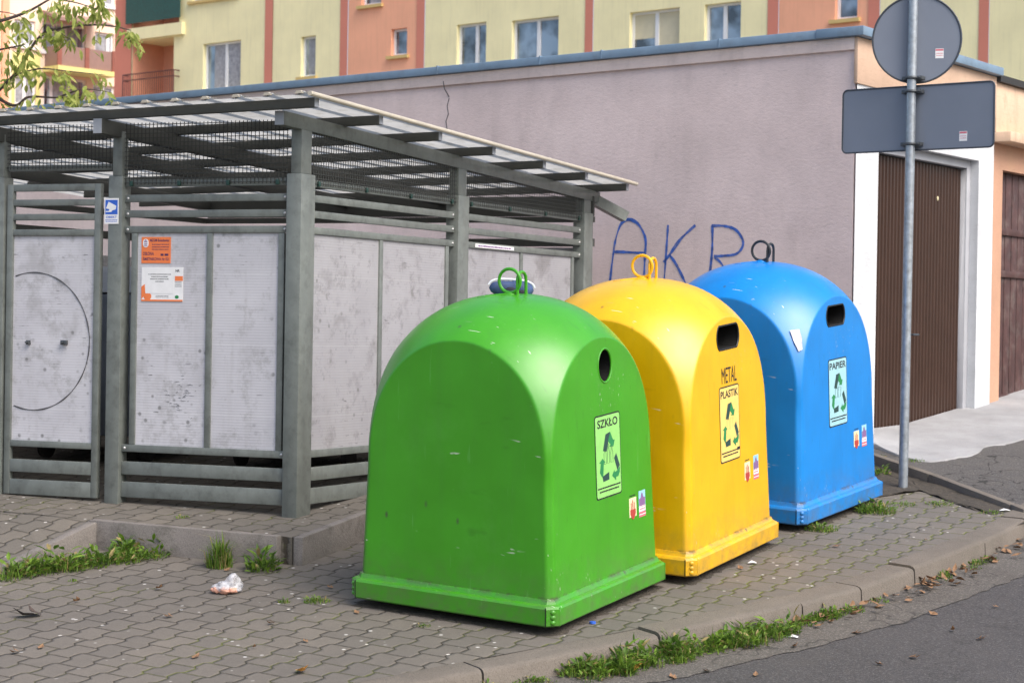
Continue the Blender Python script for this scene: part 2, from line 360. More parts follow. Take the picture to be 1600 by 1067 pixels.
# ------------------------------------------------------------------ mesh helpers
class MB:
    def __init__(s): s.v = []; s.f = []; s.mi = []
    def add(s, vs_, fs, mi=0):
        o = len(s.v); s.v += [Vector(p) for p in vs_]; s.f += [tuple(i+o for i in f) for f in fs]; s.mi += [mi]*len(fs); return s
    def box(s, o, ax, ay, az, mi=0):
        """box from corner o along three edge vectors"""
        o, ax, ay, az = map(Vector, (o, ax, ay, az))
        if ax.cross(ay).dot(az) < 0: ax, ay = ay, ax
        p = [o, o+ax, o+ax+ay, o+ay]; p += [q+az for q in p]
        return s.add(p, [(3, 2, 1, 0), (4, 5, 6, 7), (0, 1, 5, 4), (1, 2, 6, 5), (2, 3, 7, 6), (3, 0, 4, 7)], mi)
    def quad(s, a, b, c, d, mi=0): return s.add([a, b, c, d], [(0, 1, 2, 3)], mi)
    def poly(s, pts, mi=0): return s.add(pts, [tuple(range(len(pts)))], mi)
    def slab(s, pts, dv, mi=0):
        """polygon pts extruded by dv"""
        n = len(pts); pts = [Vector(p) for p in pts]; dv = Vector(dv)
        nr = Vector((0, 0, 0))
        for i in range(n): nr += pts[i].cross(pts[(i+1) % n])
        if nr.dot(dv) > 0: pts = pts[::-1]
        p = pts + [q+dv for q in pts]
        fs = [tuple(range(n)), tuple(range(2*n-1, n-1, -1))] + [(i, n+i, n+(i+1) % n, (i+1) % n) for i in range(n)]
        return s.add(p, fs, mi)
    def tube(s, pts, r, n=8, caps=True, closed=False, mi=0):
        pts = [Vector(p) for p in pts]; k = len(pts); rr = r if isinstance(r, (list, tuple)) else [r]*k
        ref = None; vs_ = []
        for i, p in enumerate(pts):
            a = pts[(i-1) % k] if (closed or i > 0) else p; b = pts[(i+1) % k] if (closed or i < k-1) else p
            t = (b-a).normalized()
            if ref is None:
                ref = Vector((0, 0, 1)) if abs(t.z) < .9 else Vector((1, 0, 0))
            x = (ref - t*ref.dot(t)).normalized(); ref = x; y = t.cross(x)
            for j in range(n):
                an = 2*math.pi*j/n; vs_.append(p + (x*math.cos(an)+y*math.sin(an))*rr[i])
        fs = []
        for i in range(k if closed else k-1):
            for j in range(n):
                a = i*n+j; b = i*n+(j+1) % n; i2 = (i+1) % k
                fs.append((a, b, i2*n+(j+1) % n, i2*n+j))
        if caps and not closed: fs += [tuple(range(n-1, -1, -1)), tuple(range((k-1)*n, k*n))]
        return s.add(vs_, fs, mi)
    def ell(s, c, ax, ay, az, nu=12, nv=8, mi=0):
        c, ax, ay, az = map(Vector, (c, ax, ay, az)); vs_ = []
        for i in range(nv+1):
            th = math.pi*i/nv
            for j in range(nu):
                ph = 2*math.pi*j/nu
                vs_.append(c+ax*math.sin(th)*math.cos(ph)+ay*math.sin(th)*math.sin(ph)+az*math.cos(th))
        fs = [(i*nu+j, (i+1)*nu+j, (i+1)*nu+(j+1) % nu, i*nu+(j+1) % nu) for i in range(nv) for j in range(nu)]
        return s.add(vs_, fs, mi)
    def build(s, name, m, parent=None, smooth=False, bevel=0, local=False, base=None, angle=35):
        me = bpy.data.meshes.new(name)
        off = Vector((0, 0, 0))
        if parent is not None and not local: off = parent.get('_loc') and Vector(parent['_loc']) or Vector((0, 0, 0))
        if parent is None and not local:
            if base is not None: off = Vector(base)
            elif s.v:
                off = Vector((sum(p.x for p in s.v)/len(s.v), sum(p.y for p in s.v)/len(s.v), min(p.z for p in s.v)))
        me.from_pydata([p-off for p in s.v], [], s.f)
        ms = m if isinstance(m, (list, tuple)) else [m]
        for q in ms: me.materials.append(q)
        for p, i in zip(me.polygons, s.mi): p.material_index = i
        bm = bmesh.new(); bm.from_mesh(me)
        bmesh.ops.remove_doubles(bm, verts=bm.verts, dist=1e-6)
        if not name.startswith('raw'): bmesh.ops.recalc_face_normals(bm, faces=bm.faces) if s.closed_ok() else None
        if bevel:
            es = [e for e in bm.edges if len(e.link_faces) == 2 and e.calc_face_angle(0) > R(30)]
            bmesh.ops.bevel(bm, geom=es, offset=bevel, segments=2, affect='EDGES', profile=.5, clamp_overlap=True)
        bm.to_mesh(me); bm.free()
        if smooth or bevel:
            for p in me.polygons: p.use_smooth = True
            try: me.set_sharp_from_angle(angle=R(angle))
            except Exception: pass
        o = bpy.data.objects.new(name, me); COL.objects.link(o)
        if parent is not None: o.parent = parent; o['_loc'] = tuple(off)
        else: o.location = off; o['_loc'] = tuple(off)
        return o
    def closed_ok(s): return False
def tag(o, label, cat, group=None):
    o['label'] = label; o['category'] = cat
    if group: o['group'] = group
    return o
def thing(name, label, cat, loc, group=None):
    o = bpy.data.objects.new(name, None); COL.objects.link(o); o.location = loc; o['_loc'] = tuple(Vector(loc)); o.empty_display_size = .2
    return tag(o, label, cat, group)
def struct(o, kind='structure'): o['kind'] = kind; return o
class PF:
    """a flat frame: origin, u (right), v (up), w (out)"""
    def __init__(s, o, u, v, w): s.o, s.u, s.v, s.w = Vector(o), Vector(u), Vector(v), Vector(w)
    def __call__(s, a, b, c=0): return s.o + s.u*a + s.v*b + s.w*c
    def rect(s, mb, a0, b0, a1, b1, c0, c1, mi=0):
        return mb.box(s(a0, b0, c0), s.u*(a1-a0), s.v*(b1-b0), s.w*(c1-c0), mi)
    def poly(s, mb, pts, c0, c1, mi=0):
        return mb.slab([s(a, b, c0) for a, b in pts], s.w*(c1-c0), mi)
def rrect(a0, b0, a1, b1, r, n=4):
    pts = []
    for cx, cy, st in ((a1-r, b1-r, 0), (a0+r, b1-r, 90), (a0+r, b0+r, 180), (a1-r, b0+r, 270)):
        for i in range(n+1):
            an = R(st+90*i/n); pts.append((cx+r*math.cos(an), cy+r*math.sin(an)))
    return pts
_txt = {}
def text_polys(s, off=.022):
    if s in _txt: return _txt[s]
    cu = bpy.data.curves.new('lettering', 'FONT'); cu.body = s; cu.size = 1; cu.resolution_u = 3; cu.offset = 0 if s == 'METAL' else off
    o = bpy.data.objects.new('lettering', cu); COL.objects.link(o)
    dg = bpy.context.evaluated_depsgraph_get(); dg.update()
    me = bpy.data.meshes.new_from_object(o.evaluated_get(dg))
    vs_ = [v.co.copy() for v in me.vertices]; fs = [tuple(p.vertices) for p in me.polygons]
    bpy.data.objects.remove(o); bpy.data.curves.remove(cu); bpy.data.meshes.remove(me)
    x0 = min(v.x for v in vs_); x1 = max(v.x for v in vs_); y0 = min(v.y for v in vs_); y1 = max(v.y for v in vs_)
    _txt[s] = ([((v.x-x0)/(x1-x0), (v.y-y0)/(y1-y0)) for v in vs_], fs); return _txt[s]
def text(mb, fr, s, a0, b0, a1, b1, c, mi=0):
    vs_, fs = text_polys(s)
    mb.add([fr(a0+(a1-a0)*x, b0+(b1-b0)*y, c) for x, y in vs_], fs, mi)
def scribble(mb, fr, a0, a1, b, h, c, rnd, mi=0, fill=.8):
    """a line of small print too small to read: word-like dashes"""
    a = a0
    while a < a1:
        w = rnd.uniform(.8, 3.2)*h
        w = min(w, a1-a)
        mb.quad(fr(a, b, c), fr(a+w, b, c), fr(a+w, b+h*rnd.uniform(.75, 1), c), fr(a, b+h*.85, c), mi)
        a += w + h*(1-fill)*rnd.uniform(1, 2.5)
def wall_holes(mb, fr, a0, b0, a1, b1, holes, depth, mi=0, mi_rev=None):
    """wall sheet with rectangular openings and reveals of given depth going inward"""
    mi_rev = mi if mi_rev is None else mi_rev
    As = sorted({a0, a1, *[x for h in holes for x in (h[0], h[2])]}); As = [x for x in As if a0 <= x <= a1]
    Bs = sorted({b0, b1, *[x for h in holes for x in (h[1], h[3])]}); Bs = [x for x in Bs if b0 <= x <= b1]
    for i in range(len(As)-1):
        for j in range(len(Bs)-1):
            ca, cb = (As[i]+As[i+1])/2, (Bs[j]+Bs[j+1])/2
            if any(h[0] < ca < h[2] and h[1] < cb < h[3] for h in holes): continue
            mb.quad(fr(As[i], Bs[j]), fr(As[i+1], Bs[j]), fr(As[i+1], Bs[j+1]), fr(As[i], Bs[j+1]), mi)
    for h in holes:
        d = h[4] if len(h) > 4 else depth
        p = [(h[0], h[1]), (h[2], h[1]), (h[2], h[3]), (h[0], h[3])]
        for k in range(4):
            q, r_ = p[k], p[(k+1) % 4]
            mb.quad(fr(*q), fr(*q, -d), fr(*r_, -d), fr(*r_), mi_rev)

# ================================================================== GROUND
def hz(x, y):
    yy = min(max(y, 6.5), 17.5); xx = min(max(x, -8), 8)
    return gz(xx, yy)
mb = MB()
xs = [-400, -150, -60, -25, -12, -8, -6, -4, -2, 0, 2, 4, 6, 8, 12, 25, 60, 150, 400]
ys = [-200, -60, -20, -5, 0, 4, 6.5, 8, 9, 10, 11, 12, 13, 14, 15, 16, 17.5, 20, 30, 60, 150, 500, 1200]
mb.add([(x, y, hz(x, y)-.55) for y in ys for x in xs], [(j*len(xs)+i, j*len(xs)+i+1, (j+1)*len(xs)+i+1, (j+1)*len(xs)+i) for j in range(len(ys)-1) for i in range(len(xs)-1)])
struct(mb.build('ground', M['terrain'], base=(0, 0, 0)))
# kerb line (outer top edge), measured points on the pavement plane
kp = [(-2600, 1560), (-300, 1215), (300, 1128), (560, 1084), (754, 1046), (1030, 992), (1253, 943), (1345, 917), (1428, 889), (1490, 866), (1540, 845), (1600, 815), (1660, 775)]
kpts = [G(*p) for p in kp]
kpts = [p.xy for p in kpts]
kpts.append(kpts[-1] + (kpts[-1]-kpts[-2]).normalized()*1.2 + Vector((.1, .5)))
kpts.append(kpts[-1] + Vector((.9, 2.0)))
def catmull(P, n=8):
    out = []
    for i in range(len(P)-1):
        p0 = P[max(i-1, 0)]; p1 = P[i]; p2 = P[i+1]; p3 = P[min(i+2, len(P)-1)]
        for k in range(n):
            t = k/n
            out.append(.5*((2*p1)+(p2-p0)*t+(2*p0-5*p1+4*p2-p3)*t*t+(3*p1-p0-3*p2+p3)*t**3))
    out.append(P[-1]); return out
KL = catmull(kpts, 10)
def offs(line, d):
    out = []
    for i, p in enumerate(line):
        t = (line[min(i+1, len(line)-1)]-line[max(i-1, 0)]).normalized(); out.append(p+Vector((-t.y, t.x))*d)
    return out
KIN = offs(KL, .16); GUT = offs(KL, -.36); 
def P3(p, off=0): return Vector((p.x, p.y, gz(p.x, p.y)+off))
# pavement sheet from the kerb inner line to behind the garages
mb = MB()
n = len(KIN)
_ea, _eb = G(1330, 716), G(1600, 803); _ed = (_eb-_ea).normalized()
outline = [P3(p) for p in KIN if p.y < _eb.y-.02 or p.x < 0] + [P3((_eb+_ed*.15).xy), P3((_ea-_ed*2.5).xy), P3(Vector((1.0, 19))), P3(Vector((-16, 19)))]
bmp = bmesh.new(); fv_ = bmp.faces.new([bmp.verts.new(p) for p in outline])
bmesh.ops.triangulate(bmp, faces=[fv_], quad_method='BEAUTY', ngon_method='EAR_CLIP')
bmp.verts.index_update(); mb.add([v.co.copy() for v in bmp.verts], [tuple(v.index for v in f.verts) for f in bmp.faces]); bmp.free()
struct(mb.build('pavement', M['paver'], base=(0, 0, 0)))
# road: one sheet, following the slope, lower than the kerb
RD = -.095
def roadz(x, y):
    yy = min(max(y, 6.0), 60); return gz(min(max(x, -30), 30), min(yy, 17.5)) + RD
mb = MB()
for i in range(n-1):
    a, b = KL[i]+(KIN[i]-KL[i])*.5, KL[i+1]+(KIN[i+1]-KL[i+1])*.5
    def col(p):
        return [Vector((p.x+(26*(k/12)**1.5)*(.55 if p.x < 2 else 1), p.y-(16*(k/12)**1.5)*(1 if p.x < 2 else .5))) for k in range(13)]
    ca, cb = col(a), col(b)
    for k in range(12):
        q = [Vector((p.x, p.y, roadz(p.x, p.y))) for p in (ca[k+1], cb[k+1], cb[k], ca[k])]
        mb.quad(*q)
struct(mb.build('road', M['road'], base=(0, 0, 0)))
# worn gutter strip with a ragged edge
mb = MB()
g2 = offs(catmull(kpts, 40), -.36); k2 = offs(catmull(kpts, 40), .02)
for i in range(len(g2)-1):
    def e(i): 
        p = g2[i]; nn = (p-k2[i]).normalized(); return p + nn*(.05*noise.noise(Vector((p.x*2.2, p.y*2.2, 1)))+.02*noise.noise(Vector((p.x*13, p.y*13, 4))))
    a, b, c, d = k2[i], k2[i+1], e(i+1), e(i)
    mb.quad(*[Vector((p.x, p.y, gz(p.x, p.y)+RD+.004)) for p in (d, c, b, a)])
struct(mb.build('gutter_strip', M['gutter'], base=(0, 0, 0)))
# kerb stones, one structure, with joints between stones
mb = MB()
KF = catmull(kpts, 30); KFI = offs(KF, .165)
cum = [0]
for i in range(1, len(KF)): cum.append(cum[-1]+(KF[i]-KF[i-1]).length)
def at_len(L, s):
    for i in range(1, len(L)):
        if cum[i] >= s:
            t = (s-cum[i-1])/max(1e-6, cum[i]-cum[i-1]); return L[i-1].lerp(L[i], t)
    return L[-1]
def s_of(px, py):
    q = G(px, py).xy; return cum[min(range(len(KF)), key=lambda i: (KF[i]-q).length)]
js = [s_of(754, 1046), s_of(1030, 992), s_of(1253, 943), s_of(1345, 917), s_of(1428, 889), s_of(1537, 846)]
js = sorted([js[0]-k for k in range(1, 9)] + js + [js[-1]+.75*k for k in range(1, 5)])
js = [s for s in js if 0 <= s <= cum[-1]]
krnd = random.Random(3)
for s0, s1 in zip(js[:-1], js[1:]):
    gap = .006; m_ = 6; hh = krnd.uniform(-.006, .008); prev = None
    for k in range(m_+1):
        s = s0+gap+(s1-s0-2*gap)*k/m_
        o_ = at_len(KF, s); i_ = at_len(KFI, s); d = (o_-i_).normalized()
        t = hh + .004*noise.noise(Vector((o_.x*6, o_.y*6, 0)))
        prof = [P3(i_, -.2), P3(i_, .004+t), P3(o_-d*.03, .006+t), P3(o_-d*.008, .0+t), P3(o_+d*.003, -.014+t), P3(o_+d*.018, -.25)]
        cur = len(mb.v); mb.v += prof
        if prev is not None:
            for j in range(5): mb.f.append((prev+j, cur+j, cur+j+1, prev+j+1)); mb.mi.append(0)
        else: mb.f.append(tuple(cur+j for j in range(6))); mb.mi.append(0)
        prev = cur
    mb.f.append(tuple(prev+j for j in range(5, -1, -1))); mb.mi.append(0)
struct(mb.build('kerb', M['kerb'], base=(0, 0, 0), smooth=True, angle=50))

# driveway side: edging stones, asphalt, white apron, soil
EA, EB = G(1330, 716), G(1600, 803)
ed = (EB-EA).normalized(); en = Vector((-ed.y, ed.x, 0)).normalized()          # towards the garage side
if en.y < 0: en = -en
DO = .055
mb = MB()
L_ = (EB-EA).length; st = -.9; rnd = random.Random(5)
while st < L_-.02:
    ln = min(.98, L_-st)
    a = EA+ed*(st+.004); q = EA+ed*(st+ln-.004); j = rnd.uniform(-.01, .012)
    up = Vector((0, 0, 1))
    fade = lambda s: max(.0, min(1, (L_-s)/1.6))
    ha, hb = .02+.055*fade(st)+j, .02+.055*fade(st+ln)+j
    mb.slab([a-up*.2, q-up*.2, q+up*hb, a+up*ha], en*.065)
    st += ln
struct(mb.build('edging_kerb', M['kerb'], base=(0, 0, 0), bevel=.006))
def edge_h(p):       # height of the driveway surface above the pavement plane
    s = (Vector(p)-EA).dot(ed); return .012+.05*max(0, min(1, (L_-s)/1.6))
TH_S, TH_F = R(39), R(36.5)
K = atY(1331, 480, 14.6); K = Vector((K.x, K.y, 0)); nFt = Vector((math.cos(TH_F), -math.sin(TH_F), 0)); gf = Vector((math.sin(TH_F), math.cos(TH_F), 0))
d0_ = P3(EA.xy, .045); d1_ = P3(EB.xy, .006); d2_ = onpl(1440, 660, K, nFt)-Vector((0, 0, .02))
DN = (d1_-d0_).cross(d2_-d0_).normalized(); DN = DN if DN.z > 0 else -DN
def drz(x, y): return d0_.z - (DN.x*(x-d0_.x)+DN.y*(y-d0_.y))/DN.z
def DP(px, py, off=0): return onpl(px, py, d0_+Vector((0, 0, off)), DN)
a_ = EA+en*.06
dpts = [a_-ed*1.6, a_-ed*.6, a_, a_+ed*L_*.5, EB+en*.06, EB+en*.06+ed*.4, Vector((4.4, 12.6, 0)), Vector((7.5, 13.5, 0)), Vector((9, 16.5, 0)), Vector((7.2, 20.5, 0)), K+gf*.2, K-gf*.3]
mb = MB(); bmp = bmesh.new(); bmp.faces.new([bmp.verts.new((p.x, p.y, drz(p.x, p.y))) for p in dpts])
bmesh.ops.triangulate(bmp, faces=bmp.faces[:]); bmp.verts.index_update()
mb.add([v.co.copy() for v in bmp.verts], [tuple(v.index for v in f.verts) for f in bmp.faces]); bmp.free()
struct(mb.build('driveway', M['drive'], base=(0, 0, 0)))
# white concrete apron before the brown door
UP0 = Vector((0, 0, 1))
ap = [(1300, 672), (1362, 668), (1440, 660), (1513, 651), (1548, 647), (1580, 650), (1640, 662), (1640, 680), (1600, 685), (1570, 693), (1545, 695), (1536, 698), (1530, 705), (1522, 709), (1512, 712), (1500, 713), (1480, 717), (1455, 720), (1432, 718), (1412, 713), (1390, 705), (1372, 695), (1362, 689), (1330, 690), (1300, 690)]
AOF = [0]*7 + [.010]*13 + [.018, .03, .045, .055, .055]
pts = [DP(px, py, o) for (px, py), o in zip(ap, AOF)]
def resample(P, n_):
    d_ = [0]
    for a, b in zip(P[:-1], P[1:]): d_.append(d_[-1]+abs(b.x-a.x)+1e-4)
    out = []
    for k in range(n_+1):
        q = d_[-1]*k/n_; i = max(x for x in range(len(P)) if d_[x] <= q+1e-9); i = min(i, len(P)-2)
        out.append(P[i].lerp(P[i+1], (q-d_[i])/(d_[i+1]-d_[i])))
    return out
apron_front = resample(pts[:6:-1], 60)
bk_ = resample([onpl(px, py, K-nFt*.10, nFt) for px, py in ((1325, 673), (1362, 669), (1440, 660), (1513, 651.5), (1548, 648), (1580, 647), (1640, 646))], 60)
for p in bk_: p.z = max(p.z, drz(p.x, p.y)+.012)
fr_ = apron_front
for k, p in enumerate(fr_): p += Vector((.012*noise.noise(Vector((k*.9, 0, 1))), .014*noise.noise(Vector((k*.7, 3, 1))), 0))
mb = MB(); grid = [[a.lerp(b, v/8)+UP0*(.003*noise.noise(Vector((k*.3, v*.6, 0)))) for v in range(9)] + [b-UP0*.012+(b-a).normalized()*.008, b-UP0*.25] for k, (a, b) in enumerate(zip(bk_, fr_))]
for g0, g1 in zip(grid[:-1], grid[1:]):
    for v in range(10): mb.quad(g0[v], g0[v+1], g1[v+1], g1[v])
mb.poly([grid[0][v] for v in range(11)]+[grid[0][0]-UP0*.3])
struct(mb.build('apron', M['apron'], base=(0, 0, 0), smooth=True, angle=25))
# soil patch at the sign post
sp = [(1330, 716), (1372, 724), (1440, 745), (1520, 772), (1592, 800), (1560, 806), (1530, 800), (1505, 790), (1480, 776), (1452, 768), (1425, 765), (1400, 768), (1380, 775), (1350, 780), (1300, 760)]
mb = MB(); sp3 = [G(*p) for p in sp]; c0 = sum(sp3, Vector())/len(sp3); rnd = random.Random(2)
ring = []
for i, p in enumerate(sp3):
    q = sp3[(i+1) % len(sp3)]
    for k in range(6):
        r_ = p.lerp(q, k/6); r_ += Vector((rnd.uniform(-.02, .02), rnd.uniform(-.02, .02), 0)); ring.append(r_)
lay = []
for k in range(1, 7):
    f = k/6; lay.append([Vector((c0.x+(p.x-c0.x)*f, c0.y+(p.y-c0.y)*f, 0)) for p in ring])
for L in lay:
    for p in L: p.z = gz(p.x, p.y)+.004+.02*max(0, noise.noise(Vector((p.x*9, p.y*9, 3)))+.25)*(1 if L is not lay[-1] else .05)-(.008 if L is lay[-1] else 0)
for a, b in zip(lay[:-1], lay[1:]):
    m_ = len(a)
    for i in range(m_): mb.quad(a[i], b[i], b[(i+1) % m_], a[(i+1) % m_])
mb.poly(lay[0])
struct(mb.build('soil_patch', M['soil'], base=(0, 0, 0), smooth=True))

# ================================================================== SHELTER
SO = G(463, 808, .16)
A1, A2, AP = R(20.5), R(28), R(25.5)
dF = Vector((-math.cos(A1), math.sin(A1), 0)); nF = Vector((-math.sin(A1), -math.cos(A1), 0))
dR = Vector((math.sin(A2), math.cos(A2), 0)); nR = Vector((math.cos(A2), -math.sin(A2), 0))
dP = Vector((-math.cos(AP), math.sin(AP), 0)); UP = Vector((0, 0, 1))
S0 = Vector((SO.x, SO.y, 0))
FRf = PF(S0, dF, UP, nF)      # a leftwards along the front, b height, c outward
FRr = PF(S0, dR, UP, nR)      # a backwards along the right side
def fa(px, py): p = onpl(px, py, S0, nF); return (p-S0).dot(dF), p.z
def ra(px, py): p = onpl(px, py, S0, nR); return (p-S0).dot(dR), p.z
# platform
PO = .158
pc = G(458, 882); plc = pc; pl_l = G(147, 853)
back = Vector((dR.x, dR.y, 0))
c_right = pc + Vector((math.sin(R(24)), math.cos(R(24)), 0))*5.6
l_far = pl_l + Vector((-.35, -.02, 0))
mb = MB()
topP = [pc, c_right, c_right+dF*5.2, pl_l+dF*3.6+back*.2, pl_l]
mb.slab([Vector((p.x, p.y, gz(p.x, p.y)+PO-.004)) for p in topP][::-1], (0, 0, -.4))
# ramp down to the left front, edged by a kerb board
ramp_end = G(-30, 905); ramp_l = ramp_end + Vector((-4, .9, 0)); ramp_lb = pl_l + dF*3.6
mb.quad(P3(pl_l, PO-.004), P3(ramp_lb, PO-.004), P3(ramp_l, .01), P3(ramp_end, .01))
struct(mb.build('platform', M['paver2'], base=(0, 0, 0)))
mb = MB()
def board(a, b, ha, hb, th, side):
    t = (b-a).normalized(); nn = Vector((-t.y, t.x, 0))*side
    mb.slab([Vector((a.x, a.y, gz(a.x, a.y)-.2)), Vector((b.x, b.y, gz(b.x, b.y)-.2)), Vector((b.x, b.y, gz(b.x, b.y)+hb)), Vector((a.x, a.y, gz(a.x, a.y)+ha))], nn*th)
pm = pc.lerp(pl_l, .035)
bd = (pl_l-pc).normalized(); nb = Vector((-bd.y, bd.x, 0)); nb = nb if nb.y < 0 else -nb
board(pc+bd*.075+nb*0, pl_l, PO+.004, PO+.004, .06, 1 if Vector((-bd.y, bd.x, 0)).dot(nb) > 0 else -1)
br = (c_right-pc).normalized(); nr_ = Vector((br.y, -br.x, 0))
board(pc-bd*.0+br*.0, c_right, PO, PO, .06, -1 if Vector((-br.y, br.x, 0)).dot(nr_) < 0 else 1)
rd = (ramp_end-pl_l).normalized(); nn = Vector((-rd.y, rd.x, 0)); 
board(pl_l-rd*.0, ramp_end, PO+.004, .03, .06, 1 if nn.x > 0 else -1)
struct(mb.build('platform_kerb', M['plinth'], base=(0, 0, 0), bevel=.006))

sh = thing('waste_shelter', 'grey steel bin shelter with ribbed panels and a sloping milky roof behind the green container', 'shelter', (S0.x, S0.y, SO.z))
ST, SD = M['steel'], M['steel_dark']
def zb(p): return gz(p.x, p.y)+PO-.02
def fpost(a0, a1, dep, ztop=2.66, cap=2.385):
    b = FRf(a0, 0, 0); z0 = zb(b)
    m = MB(); FRf.rect(m, a0, z0, a1, cap, -dep, 0); m.build('post', ST, sh, bevel=.006)
    m = MB(); FRf.rect(m, a0+.012, cap+.001, a1-.02, ztop, -dep+.015, -.012); m.build('upper_post', ST, sh, bevel=.005)
def beam_z(t): return 2.738-.0415*(t+.17)
def rpost(a0, a1, dep):
    b = FRr(a0, 0, 0); z0 = zb(b); zt = beam_z(a0)-.085
    m = MB(); FRr.rect(m, a0, z0, a1, 2.385, -dep, 0); m.build('post', ST, sh, bevel=.006)
    m = MB(); FRr.rect(m, a0+.015, 2.386, a1-.02, zt, -dep+.012, -.012); m.build('upper_post', ST, sh, bevel=.005)
# corner post: parallelogram section
m = MB(); z0 = zb(S0)
m.slab([S0+UP*z0, S0+dF*.10+UP*z0, S0+dF*.10+dR*.15+UP*z0, S0+dR*.15+UP*z0], UP*(2.385-z0)); m.build('post', ST, sh, bevel=.006)
m = MB(); q = S0+dF*.012+dR*.015
m.slab([q+UP*2.386, q+dF*.07+UP*2.386, q+dF*.07+dR*.11+UP*2.386, q+dR*.11+UP*2.386], UP*.27); m.build('upper_post', ST, sh, bevel=.005)
fpost(1.225, 1.325, .10); fpost(2.085, 2.185, .10); fpost(3.35, 3.45, .10)
rpost(1.885, 2.035, .10); rpost(3.845, 4.0, .10)
# rails and framed panels
ZR = [(2.225, 2.27), (2.13, 2.175)]
def bay(fr, a0, a1, pmat, mull, frame_a0, frame_a1, off=-.03, mesh_top=None):
    for z0, z1 in ZR + [(.55, .63), (.41, .505)]:
        m = MB(); fr.rect(m, a0, z0, a1, z1, off-.03, off); m.build('rail', ST, sh, bevel=.004)
    m = MB(); fr.rect(m, a0, 2.318, a1, 2.362, off-.035, off-.002); m.build('mesh_rail', ST, sh, bevel=.004)
    for z0, z1 in ((2.035, 2.078), (.69, .735)):
        m = MB(); fr.rect(m, a0, z0, a1, z1, off-.03, off); m.build('panel_frame', ST, sh, bevel=.004)
    W_ = .04
    ed_ = [frame_a0] + [x for x in mull] + [frame_a1]
    for x in (frame_a0, *mull, frame_a1-W_):
        m = MB(); fr.rect(m, x, .736, x+W_, 2.034, off-.028, off-.002); m.build('panel_frame', ST, sh, bevel=.003)
    st_ = [frame_a0+W_] + [x+W_ for x in mull]; en_ = [*mull, frame_a1-W_]
    for x0, x1 in zip(st_, en_):
        m = MB(); fr.rect(m, x0-.008, .728, x1+.008, 2.042, off-.022, off-.014); m.build('panel', M[pmat], sh)
    for z0, z1 in ZR + [(2.035, 2.078), (.69, .735)]:
        for x in (a0+.022, a1-.022):
            c = fr(x, (z0+z1)/2, off)
            m = MB(); m.ell(c, fr.u*.0095, fr.v*.0095, fr.w*.007, 10, 6); m.build('bolt', M['bolt'], sh, smooth=True)
    # clips on the mesh rail
    for k in range(4):
        x = a0+.06+(a1-a0-.12)*k/3
        m = MB(); fr.rect(m, x, 2.322, x+.022, 2.352, off-.002, off+.014); m.build('clip', M['clip'], sh, bevel=.003)
bay(FRf, .10, 1.225, 'panel', [.61], .125, 1.175)
bay(FRr, .15, 1.885, 'panel_side', [.94], .152, 1.82)
bay(FRr, 2.035, 3.845, 'panel_side', [2.86], 2.04, 3.74)
m = MB(); srnd = random.Random(8)
for k in range(46):
    px = srnd.gauss(285, 22); py = srnd.gauss(612, 15)+abs(srnd.gauss(0, 10))*.4
    if not (214 < px < 308): continue
    a, z = fa(px, py); l = srnd.uniform(.008, .045); P = [FRf(a-l/2, z-srnd.uniform(-.003, .004), -.0435), FRf(a, z+srnd.uniform(-.002, .004), -.0432), FRf(a+l/2, z+srnd.uniform(-.006, .002), -.0435)]
    m.tube(P, [.0004, srnd.uniform(.0008, .0018), .0004], 4)
m.build('scratches', M['ink'], sh)['kind'] = 'stuff'
# gate at left of the left post
GT0, GT1 = 1.385, 2.065; off = -.012
for z0, z1 in ((2.296, 2.340), (2.205, 2.245), (2.115, 2.155), (2.018, 2.058), (.695, .735), (.535, .615), (.395, .49)):
    m = MB(); FRf.rect(m, GT0+.045, z0, GT1-.04, z1, off-.035, off); m.build('gate_rail', ST, sh, bevel=.004)
for x in (GT0, GT1-.04):
    m = MB(); FRf.rect(m, x, .395, x+.045, 2.340, off-.035, off+.001); m.build('gate_stile', ST, sh, bevel=.004)
m = MB(); FRf.rect(m, GT0+.04, .728, GT1-.035, 2.025, off-.026, off-.016); gp = m.build('gate_panel', M['panel'], sh)
m = MB()
ca, cz = fa(48, 533); rx = abs(fa(136, 530)[0]-ca); rz = 113/262
pts = []
for k in range(97):
    an = R(-128+k*256/96)
    a = ca - rx*math.cos(an); z = cz + rz*math.sin(an)
    if a < GT1-.05: pts.append(FRf(a, z, off-.0145))
m.tube(pts, [.0035+.0012*math.sin(i*.7) for i in range(len(pts))], 5); m.build('drawn_circle', M['ink'], gp)
for px, w in ((42, .010), (98, .02)):
    a, z = fa(px, 535); m = MB(); FRf.rect(m, a-w, z-.014, a+w, z+.014, off-.016, off+.01)
    m.tube([FRf(a, z, off), FRf(a, z+.002, off+.03)], .006, 8); m.build('gate_latch', M['clamp'], sh, bevel=.002)
m = MB(); FRf.rect(m, 1.325, 2.425, 2.085, 2.462, -.075, -.04); m.build('mesh_rail', ST, sh, bevel=.004)
# far-left continuation bay (mostly out of frame)
m = MB()
for z0, z1 in ZR + [(2.318, 2.362), (2.035, 2.078), (.69, .735), (.55, .63), (.41, .505)]: FRf.rect(m, 2.185, z0, 3.35, z1, -.06, -.03)
m.build('rail', ST, sh)
m = MB(); FRf.rect(m, 2.2, .735, 3.34, 2.036, -.05, -.04); m.build('panel', M['panel'], sh)
